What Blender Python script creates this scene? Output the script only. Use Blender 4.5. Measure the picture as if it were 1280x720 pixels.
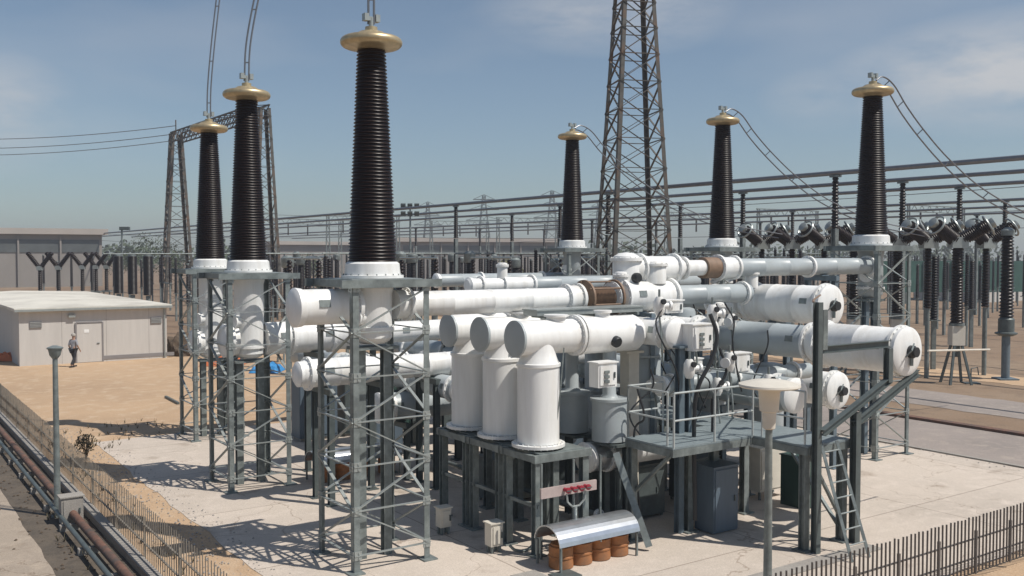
import bpy, bmesh, math, random
from mathutils import Vector, Matrix
S = bpy.context.scene
for o in list(bpy.data.objects): bpy.data.objects.remove(o)
rnd = random.Random(7)
R = math.radians

# ---------------------------------------------------------------- camera, sky, sun, exposure
cam = bpy.data.objects.new('camera', bpy.data.cameras.new('camera'))
S.collection.objects.link(cam)
cam.data.sensor_width = 36; cam.data.lens = 33.75
cam.data.clip_start = .1; cam.data.clip_end = 6000
cam.location = (0, 0, 6.0); cam.rotation_euler = (R(90 - 2.0), 0, 0)
S.camera = cam
S.render.resolution_x = 1024; S.render.resolution_y = 576
S.view_settings.view_transform = 'Standard'; S.view_settings.look = 'None'
S.view_settings.exposure = 0.02; S.view_settings.gamma = 1

SUN_EL = 57; SUN_AZ = (0.93, -0.37)
wd = bpy.data.worlds.new('World'); S.world = wd; wd.use_nodes = True
nt = wd.node_tree; nt.nodes.clear()
sky = nt.nodes.new('ShaderNodeTexSky'); sky.sky_type = 'NISHITA'; sky.sun_disc = False
sky.sun_elevation = R(SUN_EL); sky.sun_rotation = math.atan2(SUN_AZ[0], SUN_AZ[1])
sky.air_density = 1.0; sky.dust_density = .6; sky.ozone_density = 2.5; sky.altitude = 50
bg = nt.nodes.new('ShaderNodeBackground'); bg.inputs[1].default_value = .082
wo = nt.nodes.new('ShaderNodeOutputWorld')
tc = nt.nodes.new('ShaderNodeTexCoord'); mp = nt.nodes.new('ShaderNodeMapping')
mp.inputs['Scale'].default_value = (1.3, 1.3, 4.2); mp.inputs['Location'].default_value = (3.1, 1.7, .4)
nz = nt.nodes.new('ShaderNodeTexNoise'); nz.inputs['Scale'].default_value = 1.9; nz.inputs['Detail'].default_value = 4
nz.inputs['Roughness'].default_value = .5
cr = nt.nodes.new('ShaderNodeValToRGB')
cr.color_ramp.elements[0].position = .50; cr.color_ramp.elements[0].color = (0, 0, 0, 1)
cr.color_ramp.elements[1].position = .80; cr.color_ramp.elements[1].color = (.30, .30, .30, 1)
mx = nt.nodes.new('ShaderNodeMixRGB'); mx.inputs[2].default_value = (6.9, 7.0, 7.2, 1)
hs = nt.nodes.new('ShaderNodeHueSaturation'); hs.inputs['Saturation'].default_value = .80; hs.inputs['Value'].default_value = 1.0
L = nt.links.new
L(tc.outputs['Generated'], mp.inputs[0]); L(mp.outputs[0], nz.inputs['Vector']); L(nz.outputs['Fac'], cr.inputs[0])
L(sky.outputs[0], hs.inputs['Color']); tint = nt.nodes.new('ShaderNodeMixRGB'); tint.blend_type = 'MULTIPLY'; tint.inputs[0].default_value = 1; tint.inputs[2].default_value = (.90, .985, 1.03, 1)
L(hs.outputs[0], tint.inputs[1]); L(tint.outputs[0], mx.inputs[1])
def math_(op, a, b=None):
    n = nt.nodes.new('ShaderNodeMath'); n.operation = op; n.use_clamp = op in ('SUBTRACT', 'MULTIPLY', 'MAXIMUM')
    for i, q in enumerate((a, b)):
        if q is None: continue
        if isinstance(q, (int, float)): n.inputs[i].default_value = q
        else: L(q, n.inputs[i])
    return n.outputs[0]
nz2 = nt.nodes.new('ShaderNodeTexNoise'); nz2.inputs['Scale'].default_value = 9; nz2.inputs['Detail'].default_value = 9; nz2.inputs['Roughness'].default_value = .62
mp2 = nt.nodes.new('ShaderNodeMapping'); mp2.inputs['Scale'].default_value = (1, 1, 3); L(tc.outputs['Generated'], mp2.inputs[0]); L(mp2.outputs[0], nz2.inputs['Vector'])
total = cr.outputs[0]
for c_, w_, h_, k_ in (((.455, .88, .168), .15, .050, .75), ((.10, .967, .240), .12, .035, .5), ((-.47, .875, .135), .07, .055, .5), ((.30, .94, .155), .05, .03, .3)):
    m3 = nt.nodes.new('ShaderNodeVectorMath'); m3.operation = 'SUBTRACT'; L(tc.outputs['Generated'], m3.inputs[0]); m3.inputs[1].default_value = c_
    m4 = nt.nodes.new('ShaderNodeVectorMath'); m4.operation = 'MULTIPLY'; L(m3.outputs[0], m4.inputs[0]); m4.inputs[1].default_value = (1 / w_, 1 / w_, 1 / h_)
    m5 = nt.nodes.new('ShaderNodeVectorMath'); m5.operation = 'LENGTH'; L(m4.outputs[0], m5.inputs[0])
    fall = math_('SUBTRACT', 1.25, m5.outputs['Value']); tex = math_('SUBTRACT', math_('MULTIPLY', nz2.outputs['Fac'], 1.8), .42)
    total = math_('MAXIMUM', total, math_('MULTIPLY', math_('MULTIPLY', fall, tex), k_ * 2.0))
L(total, mx.inputs[0])
L(mx.outputs[0], bg.inputs[0]); L(bg.outputs[0], wo.inputs[0])

sl = bpy.data.lights.new('sun', 'SUN'); sl.energy = 4.6; sl.angle = R(.53); sl.color = (1, .94, .86)
so = bpy.data.objects.new('sun', sl); S.collection.objects.link(so)
h = Vector((SUN_AZ[0], SUN_AZ[1], 0)).normalized() * math.cos(R(SUN_EL)); h.z = math.sin(R(SUN_EL))
so.rotation_euler = h.to_track_quat('Z', 'Y').to_euler()

# ---------------------------------------------------------------- frames
TH = R(34.7)
BV = Vector((math.cos(TH), math.sin(TH), 0)); AV = Vector((-math.sin(TH), math.cos(TH), 0)); ZV = Vector((0, 0, 1))
def W(u, v, z=0): return AV * u + BV * v + ZV * z
def at(px, d, z=0): return Vector(((px - 640) / 1200 * d, d, z))

# ---------------------------------------------------------------- materials
MATS = {}
def mat(name, col, rough=.6, metal=0, var=.12, scale=3, bump=0, bscale=40, col2=None, c2=(.45, .65), spec=None, detail=6, streak=False):
    m = bpy.data.materials.new(name); m.use_nodes = True; t = m.node_tree; N = t.nodes; b = N['Principled BSDF']
    b.inputs['Roughness'].default_value = rough; b.inputs['Metallic'].default_value = metal
    if spec is not None: b.inputs['Specular IOR Level'].default_value = spec
    tc = N.new('ShaderNodeTexCoord'); mp = N.new('ShaderNodeMapping'); t.links.new(tc.outputs['Object'], mp.inputs[0])
    if streak: mp.inputs['Scale'].default_value = (3, 3, .35)
    nz = N.new('ShaderNodeTexNoise'); nz.inputs['Scale'].default_value = scale; nz.inputs['Detail'].default_value = detail
    nz.inputs['Roughness'].default_value = .6
    t.links.new(mp.outputs[0], nz.inputs['Vector'])
    r = N.new('ShaderNodeValToRGB'); e = r.color_ramp.elements
    e[0].position = .3; e[1].position = .7
    e[0].color = (*[c * (1 - var) for c in col], 1); e[1].color = (*[min(1, c * (1 + var)) for c in col], 1)
    t.links.new(nz.outputs['Fac'], r.inputs[0]); out = r.outputs[0]
    if col2:
        n2 = N.new('ShaderNodeTexNoise'); n2.inputs['Scale'].default_value = scale * .31; n2.inputs['Detail'].default_value = 7
        n2.inputs['Roughness'].default_value = .65
        t.links.new(mp.outputs[0], n2.inputs['Vector'])
        r2 = N.new('ShaderNodeValToRGB'); r2.color_ramp.elements[0].position = c2[0]; r2.color_ramp.elements[1].position = c2[1]
        t.links.new(n2.outputs['Fac'], r2.inputs[0])
        mm = N.new('ShaderNodeMixRGB'); mm.inputs[2].default_value = (*col2, 1)
        t.links.new(r2.outputs[0], mm.inputs[0]); t.links.new(out, mm.inputs[1]); out = mm.outputs[0]
    t.links.new(out, b.inputs['Base Color'])
    if bump:
        n3 = N.new('ShaderNodeTexNoise'); n3.inputs['Scale'].default_value = bscale; n3.inputs['Detail'].default_value = 5
        t.links.new(tc.outputs['Object'], n3.inputs['Vector'])
        bp = N.new('ShaderNodeBump'); bp.inputs['Strength'].default_value = bump; bp.inputs['Distance'].default_value = .02
        t.links.new(n3.outputs['Fac'], bp.inputs['Height']); t.links.new(bp.outputs[0], b.inputs['Normal'])
    m['out'] = 1; MATS[name] = m
    return m
white = mat('white_enamel', (.77, .775, .76), .4, var=.06, scale=2.2, col2=(.54, .51, .45), c2=(.48, .84), streak=True)
cream = mat('cream_paint', (.62, .58, .50), .5, var=.08, scale=4)
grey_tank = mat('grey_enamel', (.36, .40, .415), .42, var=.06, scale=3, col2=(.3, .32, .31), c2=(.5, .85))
galv = mat('galvanised_steel', (.215, .245, .24), .5, .3, .25, 6, col2=(.13, .15, .15), c2=(.45, .65))
galv_light = mat('galvanised_bright', (.34, .37, .36), .42, .45, .12, 6)
rail_steel = mat('rail_steel', (.44, .47, .46), .5, .2, .12, 6)
pinkbar = mat('faded_pink_paint', (.42, .34, .32), .6, 0, .12, 5)
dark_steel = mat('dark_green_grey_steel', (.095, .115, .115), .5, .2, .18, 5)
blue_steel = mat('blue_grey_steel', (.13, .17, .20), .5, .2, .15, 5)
deckm = mat('grating_steel', (.23, .275, .29), .55, .3, .14, 9)
porc = mat('brown_porcelain', (.013, .006, .0045), .38, 0, .15, 5, spec=.35)
porc_dark = mat('dark_porcelain', (.014, .010, .010), .4, 0, .15, 5, spec=.35)
gold = mat('dull_gold_alloy', (.50, .40, .24), .4, .6, .18, 7, col2=(.34, .27, .17), c2=(.5, .8))
brownm = mat('brown_resin', (.20, .13, .085), .55, 0, .2, 7)
alu = mat('polished_sheet', (.62, .65, .68), .28, .85, .1, 4)
orange = mat('orange_plastic', (.36, .14, .045), .65, 0, .25, 5, col2=(.24, .12, .06))
cond = mat('conductor_alloy', (.22, .23, .25), .45, .6, .1, 5)
black = mat('black_rubber', (.02, .022, .025), .5, 0, .1, 5)
rust = mat('rusty_iron', (.16, .085, .06), .8, .1, .3, 8, col2=(.09, .07, .06))
tower_st = mat('weathered_tower_steel', (.10, .095, .085), .65, .3, .25, 4, col2=(.17, .10, .06), c2=(.5, .7))
fence_st = mat('dark_fence_steel', (.13, .12, .115), .6, .3, .2, 6)
galv_fence = mat('tan_grey_fence', (.24, .215, .18), .6, .2, .2, 6)
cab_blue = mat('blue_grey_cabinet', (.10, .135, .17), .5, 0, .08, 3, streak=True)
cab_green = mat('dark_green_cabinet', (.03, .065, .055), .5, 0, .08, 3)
wallm = mat('painted_panel_wall', (.52, .50, .47), .7, 0, .06, 1.2, streak=True)
walldark = mat('grey_wall', (.22, .21, .21), .75, 0, .08, 1.2)
roofm = mat('pale_roof_sheet', (.66, .63, .55), .6, 0, .08, .8, col2=(.47, .44, .38))
bluem = mat('blue_tarpaulin', (.04, .22, .48), .5, 0, .15, 5)
orangenet = mat('orange_sheet', (.50, .14, .05), .7, 0, .2, 6)
redp = mat('red_paint', (.35, .03, .05), .45, 0, .1, 5)
glassd = mat('dark_glazing', (.035, .045, .05), .15, 0, .1, 3)
skin = mat('skin', (.36, .22, .16), .55); hairm = mat('grey_hair', (.35, .33, .3), .7)
shirt = mat('grey_shirt', (.30, .31, .34), .8); trous = mat('black_trousers', (.02, .022, .028), .8)
barkm = mat('bark', (.09, .07, .05), .85); leafm = mat('leaf', (.055, .075, .03), .7, var=.35, scale=.6)
dryleaf = mat('dry_leaf', (.11, .09, .05), .8, var=.35, scale=4)
rockm = mat('grey_rock', (.30, .28, .26), .85, var=.25, bump=.4, bscale=9)
earth = mat('heap_earth', (.09, .065, .045), .9, var=.3, scale=5, bump=.6, bscale=8)
farwall = mat('far_hall_wall', (.27, .25, .23), .8, var=.1, scale=.2)
farroof = mat('far_hall_roof', (.42, .38, .34), .7, var=.1, scale=.15)

def ground_mat(name, base, alt, alt2, s1=.25, s2=3.0, fine=60, joint=None, rough=.9, bump=.25):
    m = bpy.data.materials.new(name); m.use_nodes = True; t = m.node_tree; N = t.nodes; b = N['Principled BSDF']
    b.inputs['Roughness'].default_value = rough; b.inputs['Specular IOR Level'].default_value = .25
    tc = N.new('ShaderNodeTexCoord'); co = tc.outputs['Object']; lk = t.links.new
    def noise(s, d=8, r=.62):
        n = N.new('ShaderNodeTexNoise'); n.inputs['Scale'].default_value = s; n.inputs['Detail'].default_value = d
        n.inputs['Roughness'].default_value = r; lk(co, n.inputs['Vector']); return n.outputs['Fac']
    def ramp(f, a, bb):
        r = N.new('ShaderNodeValToRGB'); r.color_ramp.elements[0].position = a; r.color_ramp.elements[1].position = bb
        lk(f, r.inputs[0]); return r.outputs[0]
    def mix(f, a, bb, typ='MIX', k=None):
        x = N.new('ShaderNodeMixRGB'); x.blend_type = typ
        if k is not None: x.inputs[0].default_value = k
        else: lk(f, x.inputs[0])
        for i, q in ((1, a), (2, bb)):
            if isinstance(q, tuple): x.inputs[i].default_value = (*q, 1)
            else: lk(q, x.inputs[i])
        return x.outputs[0]
    c = mix(ramp(noise(s1), .42, .62), base, alt)
    c = mix(ramp(noise(s2), .5, .72), c, alt2)
    f = noise(fine, 4, .7); fr = N.new('ShaderNodeValToRGB')
    fr.color_ramp.elements[0].color = (.6, .6, .6, 1); fr.color_ramp.elements[1].color = (1.3, 1.3, 1.3, 1)
    fr.color_ramp.elements[0].position = .3; fr.color_ramp.elements[1].position = .7; lk(f, fr.inputs[0])
    c = mix(None, c, fr.outputs[0], 'MULTIPLY', .55)
    if joint:
        br = N.new('ShaderNodeTexBrick'); br.offset = 0; br.squash = 1
        br.inputs['Scale'].default_value = 1; br.inputs['Brick Width'].default_value = joint[0]; br.inputs['Row Height'].default_value = joint[1]
        br.inputs['Mortar Size'].default_value = .018; br.inputs['Mortar Smooth'].default_value = .2
        br.inputs['Color1'].default_value = (1, 1, 1, 1); br.inputs['Color2'].default_value = (.9, .9, .9, 1); br.inputs['Mortar'].default_value = (.45, .42, .4, 1)
        lk(co, br.inputs['Vector']); c = mix(None, c, br.outputs['Color'], 'MULTIPLY', .8)
    if joint:
        vo = N.new('ShaderNodeTexVoronoi'); vo.feature = 'DISTANCE_TO_EDGE'; vo.inputs['Scale'].default_value = .23
        wn = N.new('ShaderNodeTexNoise'); wn.inputs['Scale'].default_value = 1.3; wn.inputs['Detail'].default_value = 5; lk(co, wn.inputs['Vector'])
        va = N.new('ShaderNodeVectorMath'); va.operation = 'MULTIPLY_ADD'; lk(wn.outputs['Color'], va.inputs[0]); va.inputs[1].default_value = (1.4, 1.4, 0); lk(co, va.inputs[2]); lk(va.outputs[0], vo.inputs['Vector'])
        rc = N.new('ShaderNodeValToRGB'); rc.color_ramp.elements[0].position = .0012; rc.color_ramp.elements[1].position = .0035
        rc.color_ramp.elements[0].color = (.55, .5, .46, 1); rc.color_ramp.elements[1].color = (1, 1, 1, 1); lk(vo.outputs['Distance'], rc.inputs[0])
        c = mix(None, c, rc.outputs[0], 'MULTIPLY', .8)
        st = N.new('ShaderNodeValToRGB'); st.color_ramp.elements[0].position = .60; st.color_ramp.elements[1].position = .72
        st.color_ramp.elements[0].color = (1, 1, 1, 1); st.color_ramp.elements[1].color = (.62, .58, .54, 1); lk(noise(.9, 6, .55), st.inputs[0])
        c = mix(None, c, st.outputs[0], 'MULTIPLY', .8)
    lk(c, b.inputs['Base Color'])
    bp = N.new('ShaderNodeBump'); bp.inputs['Strength'].default_value = bump; bp.inputs['Distance'].default_value = .03
    lk(f, bp.inputs['Height']); lk(bp.outputs[0], b.inputs['Normal'])
    MATS[name] = m; return m
g_sand = ground_mat('sandy_ground', (.47, .33, .21), (.40, .28, .18), (.53, .41, .29), .12, 1.6, 25)
g_far = ground_mat('yard_ground', (.22, .15, .10), (.27, .20, .14), (.17, .125, .09), .06, .8, 14)
g_conc = ground_mat('concrete', (.55, .48, .41), (.48, .42, .36), (.60, .525, .455), .22, 2.2, 45, joint=(5.2, 4.4), bump=.12)
g_road = ground_mat('path_concrete', (.36, .30, .24), (.31, .26, .21), (.41, .34, .27), .3, 2, 40, joint=(30, 6.5), bump=.15)
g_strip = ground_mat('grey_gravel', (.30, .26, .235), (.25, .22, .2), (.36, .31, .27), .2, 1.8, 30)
g_dark = ground_mat('dark_soil', (.10, .085, .07), (.14, .115, .09), (.07, .06, .05), .6, 4, 30)
g_kerb = ground_mat('kerb_concrete', (.33, .31, .28), (.28, .26, .24), (.38, .36, .32), 1, 4, 40)

# ---------------------------------------------------------------- mesh builder
def basis(d):
    d = d.normalized(); up = ZV if abs(d.z) < .9 else Vector((0, 1, 0))
    x = up.cross(d).normalized(); return x, d.cross(x).normalized(), d
class MB:
    def __init__(s): s.v = []; s.f = []
    def add(s, vs, fs):
        n = len(s.v); s.v += [Vector(p) for p in vs]; s.f += [tuple(i + n for i in f) for f in fs]; return s
    def box(s, c, size, ax=None, tilt=None):
        c = Vector(c); X, Y, Z = ax or (BV, AV, ZV); a, b, h = [q / 2 for q in size]
        vs = [c + X * (i * a) + Y * (j * b) + Z * (k * h) for i in (-1, 1) for j in (-1, 1) for k in (-1, 1)]
        return s.add(vs, [(0, 1, 3, 2), (4, 6, 7, 5), (0, 4, 5, 1), (2, 3, 7, 6), (0, 2, 6, 4), (1, 5, 7, 3)])
    def wbox(s, c, size): return s.box(c, size, (Vector((1, 0, 0)), Vector((0, 1, 0)), ZV))
    def bar(s, p, q, w, h=None):
        p = Vector(p); q = Vector(q); d = q - p
        if d.length < 1e-6: return s
        x, y, z = basis(d); return s.box((p + q) / 2, (w, h or w, d.length), (x, y, z))
    def angle(s, p, q, w, t=.014, sx=1, sy=1, ax=None):
        """L profile member"""
        p = Vector(p); q = Vector(q); d = (q - p); x, y, z = basis(d)
        if ax: x, y = ax
        s.box((p + q) / 2 + x * (sx * w / 2), (w, t, d.length), (x, y, z))
        return s.box((p + q) / 2 + y * (sy * (w / 2 + t / 2)), (t, w, d.length), (x, y, z))
    def ibeam(s, p, q, w, h, t=.016):
        p = Vector(p); q = Vector(q); d = q - p; x, y, z = basis(d); c = (p + q) / 2; l = d.length
        if abs(z.z) > .9: x, y = BV, AV
        s.box(c + y * (h / 2 - t / 2), (w, t, l), (x, y, z)); s.box(c - y * (h / 2 - t / 2), (w, t, l), (x, y, z))
        return s.box(c, (t, h - 2 * t - .002, l), (x, y, z))
    def lathe(s, p, d, prof, n=24, cap=True):
        p = Vector(p); x, y, z = basis(Vector(d)); vs = []; fs = []
        for t, r in prof:
            for i in range(n):
                a = 2 * math.pi * i / n; vs.append(p + z * t + (x * math.cos(a) + y * math.sin(a)) * r)
        m = len(prof)
        for k in range(m - 1):
            for i in range(n):
                j = (i + 1) % n; fs.append((k * n + i, k * n + j, (k + 1) * n + j, (k + 1) * n + i))
        if cap:
            fs.append(tuple(reversed(range(n)))); fs.append(tuple(range((m - 1) * n, m * n)))
        return s.add(vs, fs)
    def tube(s, p, q, r, n=10):
        p = Vector(p); q = Vector(q); return s.lathe(p, q - p, [(0, r), ((q - p).length, r)], n)
    def path(s, pts, r, n=8):
        pts = [Vector(p) for p in pts]; vs = []; fs = []; up = None
        for k, p in enumerate(pts):
            d = (pts[min(k + 1, len(pts) - 1)] - pts[max(k - 1, 0)]).normalized()
            if up is None: x, y, z = basis(d)
            else:
                x = (up - d * up.dot(d)).normalized(); y = d.cross(x)
            up = x
            for i in range(n):
                a = 2 * math.pi * i / n; vs.append(p + (x * math.cos(a) + y * math.sin(a)) * r)
        for k in range(len(pts) - 1):
            for i in range(n):
                j = (i + 1) % n; fs.append((k * n + i, k * n + j, (k + 1) * n + j, (k + 1) * n + i))
        fs.append(tuple(reversed(range(n)))); fs.append(tuple(range((len(pts) - 1) * n, len(pts) * n)))
        return s.add(vs, fs)
    def torus(s, c, d, R_, r, n=24, m=8):
        x, y, z = basis(Vector(d)); c = Vector(c); vs = []; fs = []
        for i in range(n):
            a = 2 * math.pi * i / n; e = x * math.cos(a) + y * math.sin(a)
            for j in range(m):
                b = 2 * math.pi * j / m; vs.append(c + e * (R_ + r * math.cos(b)) + z * (r * math.sin(b)))
        for i in range(n):
            for j in range(m):
                fs.append((i * m + j, ((i + 1) % n) * m + j, ((i + 1) % n) * m + (j + 1) % m, i * m + (j + 1) % m))
        return s.add(vs, fs)
    def poly(s, pts): return s.add(pts, [tuple(range(len(pts)))])
def smoothpts(pts, n=8):
    pts = [Vector(p) for p in pts]; P = [pts[0] * 2 - pts[1]] + pts + [pts[-1] * 2 - pts[-2]]; out = []
    for i in range(1, len(P) - 2):
        for k in range(n):
            t = k / n; a, b, c, d = P[i - 1:i + 3]
            out.append(.5 * ((2 * b) + (c - a) * t + (2 * a - 5 * b + 4 * c - d) * t * t + (3 * b - a - 3 * c + d) * t ** 3))
    return out + [pts[-1]]

ORG = {}
C = S.collection
def thing(name, label, cat, loc=(0, 0, 0), group=None):
    o = bpy.data.objects.new(name, None); C.objects.link(o); o.empty_display_size = .2
    o.location = loc; ORG[o.name] = Vector(loc); o['label'] = label; o['category'] = cat
    if group: o['group'] = group
    return o
def part(name, mb, m, parent=None, label=None, org=None, smooth=True, ang=38):
    me = bpy.data.meshes.new(name)
    og = ORG.get(parent.name, Vector()) if parent else Vector(org or (0, 0, 0))
    me.from_pydata([tuple(p - og) for p in mb.v], [], mb.f); me.update()
    if smooth:
        me.shade_smooth(); me.set_sharp_from_angle(angle=R(ang))
    me.materials.append(m)
    o = bpy.data.objects.new(name, me); C.objects.link(o)
    if parent: o.parent = parent
    else: o.location = og
    ORG[o.name] = og
    if label: o['label'] = label
    return o
def solo(name, mb, m, label, cat, loc=(0, 0, 0), group=None, kind=None):
    o = part(name, mb, m, None, org=loc)
    if kind: o['kind'] = kind
    o['label'] = label; o['category'] = cat
    if group: o['group'] = group
    return o
def struct(name, mb, m, loc=(0, 0, 0), rz=0):
    o = part(name, mb, m, None, org=loc, smooth=False); o['kind'] = 'structure'; o.rotation_euler.z = rz; return o
def dup(root, loc, rz=0, label=None, group=None, scale=None):
    kids = [c for c in bpy.data.objects if c.parent == root] if root.name not in KIDS else KIDS[root.name]
    KIDS[root.name] = kids
    r = root.copy(); C.objects.link(r); r.location = loc; r.rotation_euler.z = rz
    if label: r['label'] = label
    if group: r['group'] = group
    if scale: r.scale = scale
    for c in kids:
        k = c.copy(); C.objects.link(k); k.parent = r
        g = KIDS.get(c.name)
        if g is None: g = KIDS[c.name] = [x for x in bpy.data.objects if x.parent == c]
        for q in g:
            k2 = q.copy(); C.objects.link(k2); k2.parent = k
    return r
KIDS = {}

# ================================================================ SETTING
def uvrect(u0, u1, v0, v1, z): return [W(u0, v0, z), W(u0, v1, z), W(u1, v1, z), W(u1, v0, z)]
def flat(name, u0, u1, v0, v1, z, m, jag=0, seed=1):
    """sheet in local (v,u) axes with optional ragged outline"""
    r = random.Random(seed); pts = []
    cs = [(v0, u0), (v1, u0), (v1, u1), (v0, u1)]
    for i in range(4):
        a = Vector(cs[i]); b = Vector(cs[(i + 1) % 4]); n = max(1, int((b - a).length / .7)) if jag else 1
        for k in range(n):
            p = a.lerp(b, k / n); j = jag if k else 0
            pts.append((p.x + r.uniform(-j, j), p.y + r.uniform(-j, j), z))
    me = MB(); me.poly([Vector(p) for p in pts])
    return struct(name, me, m, (0, 0, 0), TH)
gr = MB(); gr.poly([Vector(p) for p in ((-1190, -70, 0), (1190, -70, 0), (1190, 970, 0), (-1190, 970, 0))])
struct('ground', gr, g_far)
flat('sandy_yard', 9.2, 60, 4.5, 30, .004, g_sand, .25, 3)
flat('concrete_pad', 9.9, 32.6, 6.3, 27, .012, g_conc, .09, 5)
flat('gravel_strip', 4, 60, 27.0, 31.8, .008, g_strip, .1, 6)
flat('yard_band', 4, 90, 35.0, 39.0, .012, g_strip, .12, 21)  # grey strip coloured in to stand for shadow bands across the ground
flat('yard_band', 4, 90, 44.0, 47.0, .012, g_sand, .15, 22)
flat('soil_strip', 6, 70, 2.9, 4.4, .006, g_dark, .06, 8)
flat('path', 3, 75, -3.5, 3.1, .012, g_road, .03, 9)
flat('lawn_edge_ground', -2, 9.3, 4.4, 60, .006, g_sand, .1, 12)
k = MB(); k.box(W(38, 31.9, .02), (.35, 64, .16)); struct('kerb', k, rust)
k = MB(); k.box(W(38, 27.05, .01), (.14, 64, .09)); struct('kerb', k, g_kerb)
k = MB(); k.box(W(36, 4.5, .06), (.22, 54, .2)); struct('kerb', k, g_kerb)
for i, (u0, u1, v) in enumerate(((10.2, 15.0, 10.3), (18.2, 31, 20.8))):
    k = MB()
    n = int((u1 - u0) / .62)
    for j in range(n): k.box(W(u0 + (j + .5) * .62, v, .02), (.55, .6, .04))
    struct('trench_cover', k, g_kerb)
k = MB(); k.box(W(11.8, 14.6, .02), (5.2, .42, .03)); struct('trench_cover', k, g_kerb)

# pipe and cable duct along the outer fence
pd = thing('pipeline', 'rusty red pipe pair laid on low blocks along outside of left fence', 'pipeline', W(36, 3.95, 0))
m_ = MB().tube(W(14, 4.02, .24), W(62, 4.02, .24), .085, 12); part('pipe', m_, rust, pd)
m_ = MB().tube(W(14, 3.78, .2), W(62, 3.78, .2), .05, 10); part('pipe', m_, dark_steel, pd)
m_ = MB()
for i in range(24): m_.box(W(14.5 + 2 * i, 3.92, .07), (.5, .16, .13))
part('saddle_blocks', m_, g_kerb, pd)

# fences
def fence(name, label, along_v, fixed, a0, a1, bay, h=1.2, step=.115, mt=fence_st, pr=.017, ph=.8):
    P = (lambda s, z, o=0: W(fixed + o, s, z)) if along_v else (lambda s, z, o=0: W(s, fixed + o, z))
    t = thing(name, label, 'fence', P((a0 + a1) / 2, 0))
    n = int((a1 - a0) / bay); r = random.Random(5)
    for i in range(n):
        s0 = a0 + i * bay; mb = MB(); m = int(bay / step)
        for j in range(m):
            s = s0 + (j + .5) * bay / m; l = r.uniform(-.012, .012)
            mb.tube(P(s, .17), P(s + l, h + r.uniform(-.015, .015)), pr, 5)
        part('picket_panel', mb, mt, t)
        mb = MB().box(P(s0, .12 + ph / 2, .035), (.045, .045, ph)); part('post', mb, mt, t)
    for z in (.42, .78):
        mb = MB().bar(P(a0, z, .026), P(a1, z, .026), .035, .02); part('rail', mb, mt, t)
    return t
fence('picket_fence', 'dark steel picket fence crossing lower right corner of the concrete pad', True, 9.5, 8.6, 25.4, 1.2)
fence('picket_fence', 'grey steel picket fence running away along the left edge beside the path', False, 4.6, 9.6, 46.2, 2.4, mt=galv_fence, step=.15, pr=.009)
fence('picket_fence', 'grey picket fence with gate near the pale flat building at far left', True, 46.4, -3.5, 4.5, 1.6, h=1.9, mt=galv, pr=.014, ph=1.7)

# ================================================================ PALE BUILDING
def building():
    loc = W(62, 12, 0); t = thing('equipment_building', 'low pale grey building with shallow roof and door, behind sandy yard', 'building', loc)
    u0, u1, v0, v1, hh = 57.2, 81, 7.5, 15.2, 2.95
    mb = MB().box(W((u0 + u1) / 2, (v0 + v1) / 2, hh / 2), (v1 - v0, u1 - u0, hh)); part('wall', mb, wallm, t, smooth=False)
    mb = MB()
    for i in range(3): mb.box(W(u0 - .004, v0 + 2.1 + i * 2.3, hh / 2), (.01, .008, hh - .02))
    part('panel_joints', mb, walldark, t)
    o = .25; e = hh + .002; rr = 3.27
    A = [W(u0 - o, v0 - o, e), W(u0 - o, v1 + o, e), W(u1 + o, v1 + o, e), W(u1 + o, v0 - o, e)]
    Bt = [p + ZV * .16 for p in A]; r0 = W(u0 + 7, (v0 + v1) / 2 - 1, rr); r1 = W(u1, (v0 + v1) / 2 - 1, rr)
    mb = MB(); mb.add(A + Bt + [r0, r1], [(3, 2, 1, 0), (0, 1, 5, 4), (1, 2, 6, 5), (2, 3, 7, 6), (3, 0, 4, 7), (4, 5, 8), (5, 6, 9, 8), (6, 7, 9), (7, 4, 8, 9)])
    rf = part('roof', mb, roofm, t, smooth=False)
    mb = MB().box(W(u0 - .3, (v0 + v1) / 2, hh + .04), (v1 - v0 + .5, .09, .12)); part('gutter', mb, galv_light, rf)
    for v, w in ((11.0, 1.3),):
        mb = MB().box(W(u0 - .03, v, 1.1), (w, .05, 2.15)); d = part('door', mb, wallm, t)
        mb = MB()
        for dv in (-w / 2 - .04, w / 2 + .04): mb.box(W(u0 - .04, v + dv, 1.12), (.08, .09, 2.24))
        mb.box(W(u0 - .04, v, 2.24), (w, .09, .08)); part('door_frame', mb, walldark, d)
        mb = MB().box(W(u0 - .07, v + .45, 1.05), (.14, .05, .04)); part('handle', mb, dark_steel, d)
        mb = MB().box(W(u0 - .06, v - .15, 1.75), (.25, .02, .18)); part('door_sign', mb, white, d)
    for vv in (8.3, 14.6):
        g_ = part('vent', MB().box(W(u0 - .03, vv, 2.2), (.6, .05, .35)), walldark, t)
        mb = MB()
        for q in range(4): mb.box(W(u0 - .06, vv, 2.08 + q * .08), (.54, .02, .03))
        part('louvre', mb, galv_light, g_)
    part('downpipe', MB().tube(W(u0 - .08, 15.05, 0), W(u0 - .08, 15.05, 2.9), .045, 8), galv_light, t)
    mb = MB().box(W(u0 - .1, 10.1, 2.62), (.35, .18, .16)); part('lamp_housing', mb, galv_light, t)
    mb = MB().box(W(u0 - .012, 12.9, .22), (5.4, .03, .2)); part('skirting', mb, walldark, t)
building()

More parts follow.
